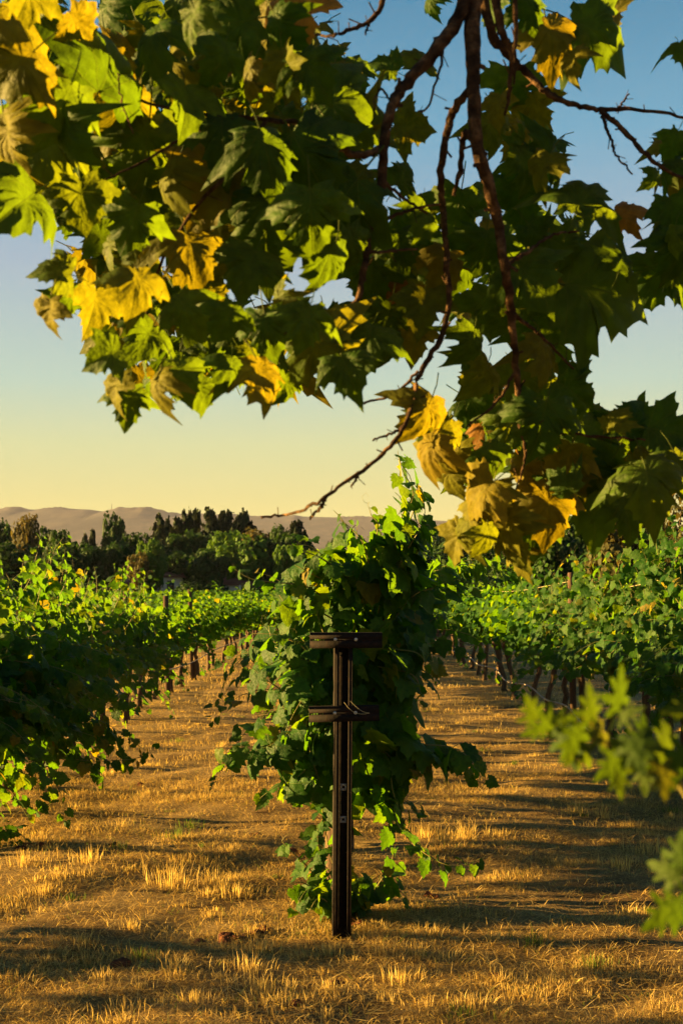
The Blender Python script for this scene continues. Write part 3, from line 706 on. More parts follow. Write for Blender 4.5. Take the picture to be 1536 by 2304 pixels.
# ================================================================== TRELLIS
# ---- the rusty end post with two crossarms
PX, PY = (769 - 768) / FPX * 6.17, 6.17
root = empty('end_post', (PX, PY, 0)); tag(root, 'rusty steel end post with two short crossarms in front of the centre vine', 'post')
HW = .037
mb = MB(); mb.box((-HW, .022, -.12), (HW, .028, 1.415)); web = mb.build('web', M_RUST, root)
for sg in (-1, 1):
    mb = MB(); a, b = (-HW - .005, -HW) if sg < 0 else (HW, HW + .005)
    mb.box((a, -.012, -.12), (b, .06, 1.42)); 
    c, d_ = (-HW + .0005, -HW + .016) if sg < 0 else (HW - .016, HW - .0005)
    mb.box((c, -.0115, -.12), (d_, -.0065, 1.418))
    mb.build('flange', M_RUST, root)
root.rotation_euler = (0, R(.35), R(5))

def crossarm(z, x0, x1, tilt):
    nb = MB(); yf = -.020
    h = .036
    # front plate with a row of punched holes: built as strips around square openings
    holes = [x0 + .012 + k * .0125 for k in range(5)]
    hs = .0042; zc = .002
    nb.box((x0, yf - .004, -h), (x1, yf, zc - hs)); nb.box((x0, yf - .004, zc + hs), (x1, yf, h - .012))
    xs = [x0] + [v for q in holes for v in (q - hs, q + hs)] + [x1]
    for k in range(0, len(xs), 2): nb.box((xs[k], yf - .004, zc - hs), (xs[k + 1], yf, zc + hs))
    # rolled upper edge going back
    T = []
    for q in range(7):
        a = q / 6 * math.pi / 2; T.append((yf + .008 - .010 * math.cos(a) - .002, h - .012 + .012 * math.sin(a)))
    V = [(x, y, zz) for (y, zz) in T + [(yf + .035, h)] for x in (x0, x1)]
    nb.add(V, [(2 * k, 2 * k + 1, 2 * k + 3, 2 * k + 2) for k in range(len(T))])
    o = nb.build('crossarm', M_RUST, root); o.location = (0, 0, z); o.rotation_euler = (0, R(tilt), 0)
    for bx in (-.041, .054):
        bm = MB(); k = 10; th = np.linspace(0, 6.283, k, endpoint=False)
        ring = lambda rr, y: [(rr * math.cos(a), y, rr * math.sin(a)) for a in th]
        V = ring(.0085, 0) + ring(.008, -.004) + ring(.0045, -.0065) + [(0, -.007, 0)]
        F4 = [(q * k + i, q * k + (i + 1) % k, (q + 1) * k + (i + 1) % k, (q + 1) * k + i) for q in range(2) for i in range(k)]
        bm.add(V, F4); bm.F.append(np.array([(2 * k + i, 2 * k + (i + 1) % k, 3 * k) for i in range(k)]))
        b = bm.build('bolt', M_STEEL, o, True); b.location = (bx, yf - .004, .004)
    return o
crossarm(1.384, -.158, .176, -.3)
crossarm(1.046, -.160, .164, -1.2)
for zc in (.703, .553):                     # square washers
    mb = MB(); s, hl, y0_, y1_ = .0155, .006, .0175, .0215
    mb.box((-s, y0_, -s), (s, y1_, -hl)); mb.box((-s, y0_, hl), (s, y1_, s)); mb.box((-s, y0_, -hl), (-hl, y1_, hl)); mb.box((hl, y0_, -hl), (s, y1_, hl))
    o = mb.build('washer_plate', M_STEEL, root); o.location = (.004, 0, zc); o.rotation_euler = (0, R(random.uniform(-5, 5)), 0)
W1 = spline([(0.0, -.03, 1.10), (.02, -.035, 1.075), (.05, -.035, 1.052), (.09, -.034, 1.046), (.118, -.032, 1.05)], 20)
W2 = spline([(.03, -.028, 1.105), (.055, -.034, 1.08), (.085, -.036, 1.058), (.118, -.032, 1.05)], 20)
mb = MB(); mb.tube(W1, .0011, 5); mb.tube(W2, .0011, 5); mb.build('tie_wire', M_WIRE, root, True)
mb = MB(); mb.tube(spline([(-.004, .012, .70), (-.009, .01, .65), (-.006, .012, .58)], 10), .0007, 4); mb.build('tie_wire', M_WIRE, root, True)

for x_, z_, lab in ((-.150, 1.40, 'upper trellis wire running back from the left end of the top crossarm'), (.168, 1.40, 'upper trellis wire running back from the right end of the top crossarm'), (-.152, 1.06, 'lower trellis wire running back from the left end of the lower crossarm'), (.156, 1.05, 'lower trellis wire running back from the right end of the lower crossarm')):
    mb = MB(); mb.tube(spline([(x_, 6.165, z_), (x_, 6.9, z_ - .01), (x_, 9, z_ - .03), (x_, 14, z_)], 30), .0016, 5); tag(mb.build('trellis_wire', M_WIRE, smooth=True), lab, 'wire', 'wires of the centre row')

# ---- line posts in the side rows
def line_post(px, d, topz, wpx, label, cap=False):
    x = (px - 768) / FPX * d; z = float(gh(np.array(x), np.array(d)))
    w = wpx / FPX * d / 2
    mb = MB(); h = topz - z
    mb.add([(sx * w * t, sy * w * t, zz) for (zz, t) in ((-.2, 1.02), (h * .5, 1.0), (h - .012, .98), (h, .85)) for (sx, sy) in ((-1, -1), (1, -1), (1, 1), (-1, 1))],
           [(4 * k + i, 4 * k + (i + 1) % 4, 4 * k + 4 + (i + 1) % 4, 4 * k + 4 + i) for k in range(3) for i in range(4)] + [(12, 13, 14, 15)])
    o = mb.build('trellis_post', M_WOODP); o.location = (x, d, z); o.rotation_euler = (R(random.uniform(-1, 1)), R(random.uniform(-1.5, 1.5)), R(random.uniform(-8, 8)))
    tag(o, label, 'post', 'trellis posts in the side rows')
    return np.array([x, d, topz])
pr = [line_post(1503, 11.4, 1.85, 17, 'dark trellis post at the right edge, nearest in the right row'),
      line_post(1289, 16.0, 1.85, 13, 'dark trellis post standing clear of the leaves in the right row')]
line_post(281, 17.0, 1.66, 12, 'dark trellis post nearest the camera in the left row')
line_post(378, 21.6, 1.56, 12, 'dark trellis post in the middle of the left row')
line_post(432, 25.2, 1.68, 9, 'thin trellis post, farthest one in the left row')

def strand(name, pts, rad, mat, label, cat, n=60):
    mb = MB(); mb.tube(spline(pts, n), rad, 5); o = mb.build(name, mat, smooth=True); tag(o, label, cat); return o
P0, P1 = pr; far = np.array([2.78, 27.0, 1.66])
strand('trellis_wire', [P0 + (0, -.5, -.11), P0 + (0, 0, -.12), (P0 + P1) / 2 + (0, 0, -.2), P1 + (0, 0, -.10)], .0035, M_WIRE, 'sagging wire strung between the two right row posts', 'wire')
strand('trellis_wire', [P1 + (0, 0, -.10), (P1 + far) / 2 + (0, 0, -.12), far], .0035, M_WIRE, 'wire running back from the right row post into the leaves', 'wire')
hose = [(2.50, 11.8, .30), (2.50, 13.4, .20), (2.46, 14.6, .36), (2.44, 16, .33), (2.42, 17.4, .40), (2.4, 19.5, .32), (2.4, 21, .42), (2.4, 23.5, .35), (2.4, 25.5, .42), (2.4, 28.5, .36), (2.4, 31, .42), (2.4, 36, .38)]
strand('drip_hose', hose, .011, M_HOSE, 'pale irrigation hose sagging along the trunks of the right row', 'hose', 160)
strand('drip_hose', [(-2.55, 14, .46), (-2.55, 17, .42), (-2.55, 19, .47), (-2.55, 23, .42), (-2.55, 27, .46), (-2.55, 34, .42)], .010, M_HOSE, 'irrigation hose running along the trunks of the left row', 'hose', 100)

# ================================================================== BACKGROUND: trees, houses
def crown_mesh(seed, mat, blobs, cards, csize, flat=1.0, name='tree_crown'):
    """cards of leaf sprays spread over the shells of many lumps; unit crown: x,y in -.5...5, z in 0..1"""
    r = np.random.default_rng(seed); mb = MB(); P, Nn = [], []
    for (cx, cy_, cz, rad) in blobs:
        n = max(8, int(cards * rad ** 2 / sum(b[3] ** 2 for b in blobs)))
        v = r.normal(0, 1, (n, 3)); v /= np.linalg.norm(v, axis=1)[:, None]
        rr = rad * r.uniform(.55, 1.08, n) ** .6
        P.append(np.array([cx, cy_, cz]) + v * rr[:, None] * np.array([1, 1, flat])); Nn.append(v + r.normal(0, .45, v.shape) + np.array([0, 0, .3]))
    P = np.vstack(P); Nn = np.vstack(Nn)
    tip = r.normal(0, 1, P.shape) + np.array([0, 0, -.4])
    stamp(mb, GRAPE_FAR[seed % 4], P, frames(Nn, tip), csize * r.uniform(.6, 1.4, len(P)), r.uniform(0, 1, len(P)))
    return mb.mesh(name, mat)

def round_blobs(seed, n=26, top=1.0, bottom=.22, wide=.5):
    r = np.random.default_rng(seed); B = []
    for k in range(n):
        a = r.uniform(0, 6.28); z = r.uniform(bottom, top - .14)
        env = wide * math.sqrt(max(.05, 1 - ((z - (bottom + top) / 2) / ((top - bottom) / 1.75)) ** 2))
        q = env * math.sqrt(r.uniform(.2, 1)) * .8; B.append((q * math.cos(a), q * math.sin(a), z, r.uniform(.10, .19)))
    B += [(0, 0, .55, .26), (0, 0, top - .15, .14), (.1, 0, .4, .22), (-.1, .05, .42, .22)]
    return B

def conifer_mesh(seed, mat, cards=2600, gaps=.0, w=.5):
    r = np.random.default_rng(seed); P, Nn, T = [], [], []; nb = 90
    for k in range(nb):
        z = .10 + .88 * (k / nb); a = r.uniform(0, 6.28); ln = w * (1 - z) ** .6 * r.uniform(.4, 1.15) + .02
        if r.uniform() < gaps: continue
        m = int(cards / nb * (.35 + 1.3 * (1 - z)))
        u = r.uniform(0, 1, m) ** .7
        P.append(np.stack([np.cos(a) * ln * u + r.normal(0, .02, m), np.sin(a) * ln * u + r.normal(0, .02, m), z - .05 * u ** 2 + r.normal(0, .012, m)], -1))
        Nn.append(np.stack([np.cos(a) + r.normal(0, .6, m), np.sin(a) + r.normal(0, .6, m), .8 + r.normal(0, .4, m)], -1)); T.append(np.tile([math.cos(a), math.sin(a), -.5], (m, 1)))
    P, Nn, T = np.vstack(P), np.vstack(Nn), np.vstack(T); mb = MB()
    stamp(mb, GRAPE_FAR[seed % 4], P, frames(Nn, T + r.normal(0, .4, T.shape)), .06 * r.uniform(.6, 1.4, len(P)), r.uniform(0, 1, len(P)))
    return mb.mesh('conifer_crown', mat)

def tree_trunk(seed, top=.6, limbs=6, rad=.028):
    r = np.random.default_rng(seed); mb = MB()
    P = np.array([(r.normal(0, .012), r.normal(0, .012), z) for z in np.linspace(-.03, top, 8)]); P[0, :2] = 0
    mb.tube(P, np.linspace(rad, rad * .45, 8), 7, wob=.1)
    for k in range(limbs):
        a = k * 2.4 + r.uniform(0, .5); z = top * r.uniform(.4, .95); ln = r.uniform(.16, .32)
        s = np.array([np.interp(z, P[:, 2], P[:, 0]), np.interp(z, P[:, 2], P[:, 1]), z])
        mb.tube(spline([s, s + (math.cos(a) * ln * .5, math.sin(a) * ln * .5, ln * .45), s + (math.cos(a) * ln, math.sin(a) * ln, ln * 1.0)], 7), np.linspace(rad * .5, rad * .15, 7), 5)
    return mb.mesh('tree_trunk', M_VBARK, True)

CROWNS = {
    'dark': [crown_mesh(s, M_TREE, round_blobs(s), 3000, .062) for s in (1, 2, 3)],
    'bright': [crown_mesh(s, M_TREEB, round_blobs(s), 2800, .058) for s in (4, 5)],
    'olive': [crown_mesh(s, M_TREEO, round_blobs(s, 30), 3200, .05) for s in (6, 7)],
    'conifer': [conifer_mesh(s, M_CONIF, 3600, g) for s, g in ((11, 0), (12, .15), (13, .35))],
    'airy': [crown_mesh(21, M_TREEO, round_blobs(21, 22, 1.0, .45, .5), 900, .045)],
    'bush': [crown_mesh(s, M_TREE, [(random.uniform(-.35, .35), random.uniform(-.3, .3), random.uniform(.1, .55), random.uniform(.2, .34)) for k in range(14)], 1700, .075) for s in (31, 32)],
}
TRUNKS = [tree_trunk(s) for s in (41, 42, 43)]
CTRUNK = tree_trunk(44, .96, 0, .02)
kcount = {}
def tree(px, top, wpx, base, d, kind, label, group='trees of the far tree line', cat='tree', name=None):
    z0 = CAMZ - (base - HORIZON) / FPX * d; H = (base - top) / FPX * d; W = wpx / FPX * d
    gz = float(terrain(d)); H += z0 - gz; z0 = gz
    H *= {'conifer': 1.07, 'bush': 1.0}.get(kind, 1.13); W *= {'conifer': 2.5, 'bush': 1.1}.get(kind, 1.15)
    o = empty(name or {'conifer': 'conifer_tree', 'bush': 'shrub'}.get(kind, 'broadleaf_tree'), ((px - 768) / FPX * d, d, z0), random.uniform(0, 6.28))
    tag(o, label, cat, group)
    k = kcount.get(kind, 0); kcount[kind] = k + 1
    c = link('crown', CROWNS[kind][k % len(CROWNS[kind])], o); c.scale = (W, W, H); tag(c, kind='stuff')
    t = link('trunk', CTRUNK if kind == 'conifer' else TRUNKS[k % 3], o)
    t.scale = (max(W, H * .5) if kind != 'bush' else W * .5, max(W, H * .5) if kind != 'bush' else W * .5, H if kind != 'bush' else H * .6)
    return o
FAR = 'dark rounded tree in the far tree line'
TREES = [
    (5, 1190, 70, 1335, 215, 'dark', 'dark rounded tree at the left edge of the far tree line'), (55, 1180, 62, 1335, 205, 'olive', 'olive-brown tree rising near the left end of the tree line'),
    (100, 1200, 80, 1335, 225, 'dark', FAR), (140, 1206, 70, 1335, 200, 'dark', FAR), (30, 1235, 110, 1335, 190, 'dark', FAR), (165, 1232, 90, 1335, 195, 'dark', FAR),
    (120, 1245, 110, 1335, 185, 'dark', FAR), (192, 1205, 20, 1335, 230, 'conifer', 'thin pale conifer left of the big dark oak, shorter of a pair'), (209, 1196, 20, 1335, 232, 'conifer', 'thin pale conifer left of the big dark oak, taller of a pair'),
    (215, 1240, 80, 1335, 190, 'dark', FAR), (258, 1172, 56, 1335, 215, 'dark', 'tall dark oak standing alone against the hills'), (300, 1212, 70, 1335, 200, 'dark', FAR),
    (272, 1236, 80, 1335, 192, 'dark', FAR), (330, 1214, 60, 1335, 212, 'dark', FAR),
    (358, 1162, 36, 1335, 222, 'conifer', 'tall conifer at the left end of the conifer group'), (376, 1174, 26, 1335, 226, 'conifer', 'shorter conifer second in the conifer group'),
    (398, 1170, 28, 1335, 224, 'conifer', 'conifer third in the conifer group'), (414, 1154, 26, 1335, 226, 'conifer', 'slim tall conifer left of three close spires'),
    (427, 1155, 24, 1335, 222, 'conifer', 'slim tall conifer middle of three close spires'), (441, 1153, 30, 1335, 224, 'conifer', 'slim tall conifer right of three close spires'),
    (475, 1150, 48, 1335, 218, 'conifer', 'tallest broad conifer in the middle of the conifer group'), (496, 1164, 34, 1335, 226, 'conifer', 'conifer just right of the tallest conifer'),
    (511, 1156, 46, 1335, 222, 'conifer', 'broad brownish conifer right of the middle'), (536, 1162, 36, 1335, 220, 'conifer', 'dark conifer second from the right of the group'), (553, 1158, 40, 1335, 218, 'conifer', 'dark conifer at the right end of the conifer group'),
    (342, 1226, 66, 1330, 180, 'bright', 'bright green tree lit by the sun above the white house'), (312, 1252, 50, 1332, 178, 'olive', 'small olive tree beside the white house'),
    (400, 1215, 90, 1335, 200, 'dark', FAR), (450, 1212, 90, 1335, 202, 'dark', FAR), (405, 1250, 90, 1335, 188, 'dark', FAR), (500, 1212, 80, 1332, 195, 'bright', 'yellow-green tree below the conifer group'),
    (545, 1214, 110, 1332, 188, 'bright', 'wide green tree right of the conifer group'), (470, 1245, 90, 1335, 182, 'dark', FAR), (590, 1208, 90, 1335, 205, 'olive', 'brownish tree between the conifers and the centre vine'),
    (600, 1225, 90, 1335, 190, 'dark', FAR), (632, 1196, 58, 1335, 200, 'dark', 'dark dome-shaped tree left of the centre vine'), (670, 1178, 42, 1335, 198, 'conifer', 'dark pointed tree just left of the centre vine'),
    (660, 1215, 90, 1335, 190, 'dark', FAR), (640, 1240, 60, 1335, 178, 'bright', 'small bright tree left of the centre vine'), (700, 1250, 120, 1335, 182, 'dark', FAR), (748, 1225, 34, 1335, 240, 'dark', 'small round tree beyond the centre vine'),
    (760, 1262, 120, 1335, 185, 'bright', 'green tree behind the centre vine'), (930, 1208, 60, 1335, 230, 'dark', FAR), (985, 1206, 70, 1335, 225, 'dark', FAR), (1030, 1222, 90, 1335, 200, 'dark', FAR), (880, 1240, 120, 1335, 200, 'dark', FAR),
    (1000, 1250, 120, 1335, 180, 'dark', FAR), (1100, 1225, 120, 1335, 150, 'dark', 'dark tree right of the centre vine'), (1160, 1240, 110, 1335, 120, 'dark', 'dark tree behind the hanging golden leaves'),
    (1235, 1212, 130, 1345, 100, 'dark', 'dark round tree behind the middle of the right row'), (1330, 1168, 150, 1345, 105, 'dark', 'tall dark tree behind the right row'),
    (1400, 1163, 150, 1350, 82, 'olive', 'golden-brown tree behind the right row'), (1455, 1200, 110, 1345, 90, 'olive', 'smaller brown tree at the right behind the vines'), (1520, 1120, 150, 1345, 95, 'airy', 'sparse airy tree at the right edge with sky showing through'),
    (1290, 1250, 130, 1345, 88, 'bush', 'brown-green shrub behind the right row post'), (1530, 1225, 120, 1345, 86, 'olive', 'brown tree at the right edge below the airy tree'),
    (60, 1285, 120, 1335, 176, 'bush', 'dark hedge shrub at the left end of the far vineyard'), (170, 1290, 110, 1335, 177, 'bush', 'dark hedge shrub below the chimney'), (420, 1298, 80, 1334, 176, 'bush', 'dark shrub right of the white house'),
    (470, 1290, 80, 1334, 177, 'bush', 'dark shrub between the white house and the brown roof'), (325, 1305, 40, 1334, 174, 'bush', 'small shrub left of the white house'), (590, 1290, 90, 1334, 178, 'bush', 'dark shrub right of the brown roof'), (680, 1285, 110, 1334, 178, 'bush', 'dark shrub behind the left shoots of the centre vine'),
    (250, 1300, 70, 1334, 176, 'bush', 'dark shrub under the big oak'), (1060, 1285, 160, 1340, 120, 'bush', 'dark shrub just right of the centre vine'), (900, 1295, 140, 1340, 150, 'bush', 'dark shrub hidden behind the centre vine'),
]
for T in TREES: tree(*T[:6], T[6])

def house(px, d, wall_w, wall_h, roof_h, depth, label, chimney=False, base=1332, posts=()):
    x = (px - 768) / FPX * d; z = float(terrain(d))
    o = empty('house', (x, d, z)); tag(o, label, 'house', 'houses in front of the tree line')
    w = wall_w / 2; lift = CAMZ - (base - HORIZON) / FPX * d - z; h = wall_h + max(lift, 0)
    mb = MB(); mb.box((-w, 0, -.3), (w, depth, h)); mb.build('wall', M_WALL, o)
    e = .45; mb = MB()
    V = [(-w - e, -e, h - .08), (w + e, -e, h - .08), (w + e, depth + e, h - .08), (-w - e, depth + e, h - .08), (-w - e * .2, depth / 2, h + roof_h), (w + e * .2, depth / 2, h + roof_h)]
    mb.add(V, [(0, 1, 5, 4), (2, 3, 4, 5), (0, 3, 2, 1)]); mb.F.append(np.array([(1, 2, 5), (3, 0, 4)])); rf = mb.build('roof', M_ROOF, o)
    for k in (-1, 1):
        f = MB(); s = .5; cx = k * w * .5
        f.box((cx - s - .06, -.05, h * .45 - .06), (cx + s + .06, .02, h * .45)); f.box((cx - s - .06, -.05, h * .85), (cx + s + .06, .02, h * .85 + .06))
        f.box((cx - s - .06, -.05, h * .45), (cx - s, .02, h * .85)); f.box((cx + s, -.05, h * .45), (cx + s + .06, .02, h * .85))
        wn_ = f.build('window', M_WHITE, o); g_ = MB(); g_.box((cx - s, -.02, h * .45), (cx + s, -.008, h * .85)); g_.build('pane', M_GLASS, wn_)
    if chimney:
        c = MB(); c.box((-.45, depth * .3, h + roof_h * .3), (.45, depth * .3 + .8, h + roof_h + .9)); c.box((-.55, depth * .3 - .1, h + roof_h + .9), (.55, depth * .3 + .9, h + roof_h + 1.05)); c.build('chimney', M_WHITE, rf)
    for q in posts:
        c = MB(); c.box((q - .09, -1.2, 0), (q + .09, -1.02, h)); c.build('porch_post', M_WHITE, o)
    return o
house(362, 184, 5.4, 1.7, .75, 6, 'low white-walled house with brown roof below the bright green tree', base=1326)
house(525, 184, 4.6, .6, 1.1, 6, 'low house with dark red roof and white porch post left of the vine shoots', base=1326, posts=(1.0,))
house(244, 196, 3.2, 3.0, 1.2, 5, 'house with a white chimney half hidden among dark trees', True, base=1330)
house(292, 181, 3.6, .7, .9, 5, 'low dark roofed house behind the left row shoots', base=1328)
mb = MB(); p = at(252, 1142, HD); mb.tube([(0, 0, -20), (0, 0, 8), (0, 0, 22)], [2.0, 1.5, .8], 6); o = mb.build('radio_mast', M_RUST); o.location = p; tag(o, 'tiny thin mast on the crest of the hills', 'mast')

# ================================================================== THE OVERHANGING SYCAMORE
tree_root = empty('sycamore_tree', (2.3, .9, 0)); TB = np.array([2.3, .9, 0.]); tag(tree_root, 'sycamore branches with large lobed leaves hanging across the top of the view', 'tree')
mb = MB(); mb.tube(spline([(0, 0, -.1), (.05, .05, 1), (-.05, .1, 2.2), (-.2, .4, 3.3), (-.5, .9, 4.1)], 18), np.linspace(.24, .13, 18), 12, wob=.06); mb.build('trunk', M_BARK, tree_root, True)
top = TB + np.array([-.5, .9, 4.1])
def wpath(pts): return [at(*p) for p in pts]
BR = [  # (control points px,py,depth), start px width, end px width
    ([None, (1075, -250, 2.9), (1068, -60, 2.85), (1062, 60, 2.82), (1066, 200, 2.8), (1072, 320, 2.8), (1100, 420, 2.82), (1120, 500, 2.85), (1135, 600, 2.85), (1150, 700, 2.9), (1160, 830, 2.95), (1170, 960, 3.0)], 60, 12),
    ([(1068, -60, 2.85), (1040, 20, 2.82), (990, 100, 2.8), (930, 170, 2.78), (885, 230, 2.76), (864, 310, 2.75), (855, 430, 2.75), (828, 510, 2.75), (820, 590, 2.75), (800, 680, 2.76), (745, 718, 2.8), (690, 740, 2.8)], 36, 9),
    ([(1062, 195, 2.82), (1025, 240, 2.86), (1005, 300, 2.9), (990, 400, 2.92), (995, 470, 2.95), (1005, 600, 2.95), (1008, 690, 2.95), (985, 770, 2.95), (940, 850, 2.95), (925, 920, 2.93), (890, 990, 2.9), (840, 1040, 2.9), (770, 1090, 2.88), (710, 1133, 2.86), (650, 1156, 2.85), (588, 1164, 2.85)], 20, 6),
    ([(940, 835, 2.95), (890, 885, 2.95), (815, 908, 2.95)], 8, 5), ([(905, 962, 2.92), (880, 975, 2.92), (838, 992, 2.92)], 8, 5), ([(735, 1115, 2.87), (722, 1140, 2.87), (698, 1168, 2.87)], 9, 6), ([(808, 1062, 2.89), (800, 1080, 2.89), (790, 1095, 2.89)], 7, 5),
    ([(1080, -100, 2.95), (1100, 60, 2.95), (1140, 120, 2.97), (1180, 160, 3.0), (1230, 210, 3.0), (1290, 235, 3.0), (1350, 245, 3.02), (1440, 248, 3.05), (1560, 268, 3.1)], 24, 7),
    ([(1350, 250, 3.02), (1400, 290, 3.02), (1455, 350, 3.02), (1500, 385, 3.05), (1580, 420, 3.1)], 14, 7), ([(1352, 262, 3.02), (1372, 310, 3.0), (1385, 350, 3.0), (1422, 392, 3.0)], 9, 4), ([(1385, 250, 3.03), (1400, 230, 3.03), (1414, 212, 3.03)], 6, 4),
    ([(870, -40, 2.9), (845, 35, 2.9), (790, 65, 2.9), (745, 80, 2.9), (695, 76, 2.9)], 14, 5), ([(832, 50, 2.9), (822, 78, 2.9)], 7, 5),
    ([(1110, -80, 2.75), (1125, 60, 2.75), (1150, 120, 2.76), (1145, 200, 2.78), (1135, 260, 2.8)], 24, 6), ([(1160, -40, 2.7), (1158, 120, 2.72), (1155, 190, 2.74)], 14, 5),
    ([(1090, 350, 2.83), (1045, 300, 2.85), (1035, 380, 2.87), (1020, 440, 2.88)], 20, 8), ([(864, 330, 2.76), (810, 350, 2.7), (760, 330, 2.66), (680, 280, 2.6), (600, 270, 2.55), (480, 260, 2.5), (330, 230, 2.5), (150, 150, 2.5)], 20, 6),
    ([(855, 400, 2.76), (900, 440, 2.8), (960, 480, 2.85)], 10, 6), ([(820, 500, 2.76), (870, 490, 2.8), (930, 470, 2.82), (990, 460, 2.85)], 10, 6), ([(820, 570, 2.76), (880, 565, 2.78), (940, 560, 2.8)], 9, 5),
    ([(930, 170, 2.78), (985, 110, 2.8), (990, 150, 2.78), (960, 240, 2.78), (940, 250, 2.78)], 9, 4), ([(885, 235, 2.77), (855, 200, 2.78), (840, 250, 2.78)], 7, 4), ([(1135, 600, 2.86), (1180, 570, 2.9), (1240, 530, 2.95), (1300, 520, 3.0)], 11, 5),
    ([(1150, 700, 2.9), (1220, 760, 2.95), (1290, 830, 3.0)], 10, 5), ([(1160, 830, 2.95), (1120, 900, 2.95), (1050, 960, 2.95)], 9, 5), ([(1165, 900, 2.98), (1210, 960, 3.0), (1330, 980, 3.0), (1450, 990, 3.0)], 10, 5), ([(1170, 960, 3.0), (1180, 1030, 3.0), (1160, 1100, 3.0)], 9, 4),
    ([(600, 270, 2.55), (520, 380, 2.5), (430, 480, 2.5), (360, 600, 2.55), (330, 720, 2.6), (370, 790, 2.6)], 12, 5), ([(800, 680, 2.77), (700, 735, 2.75), (600, 750, 2.7), (480, 740, 2.65)], 10, 4), ([(480, 260, 2.5), (380, 330, 2.45), (250, 400, 2.4), (120, 440, 2.4)], 9, 4),
    ([(265, 165, 2.3), (275, 230, 2.3), (300, 300, 2.3)], 5, 4),
]
for pts, w0, w1 in BR:
    P3 = [(top if p is None else at(p[0], p[1], p[2] - (.22 if p[0] > 700 else 0))) for p in pts]; n = max(10, len(P3) * 6)
    C = spline(np.array(P3) - TB, n); dep = float(np.mean([p[2] for p in pts if p]))
    C[1:-1] += rng.normal(0, .0013, C[1:-1].shape)
    rad = np.linspace(w0, w1, n) / FPX * dep / 2 * .84
    if pts[0] is None: rad = np.interp(np.linspace(0, 1, n), [0, .12, .25, 1], [.075, .028, .0145, w1 / FPX * dep / 2])
    rad = rad * (1 + .10 * np.abs(np.sin(np.arange(n) * .8 + rng.uniform(0, 6))))
    mb = MB(); mb.tube(C, rad, 8, wob=.14)
    for k in range(3, n - 1, 4):               # short spurs
        d = rng.normal(0, 1, 3); d /= np.linalg.norm(d); ln = rng.uniform(.008, .035)
        mb.tube(np.array([C[k], C[k] + d * ln * .6, C[k] + d * ln]), [rad[k] * .45, rad[k] * .3, rad[k] * .35], 5)
    mb.build('branch', M_BARK, tree_root, True)

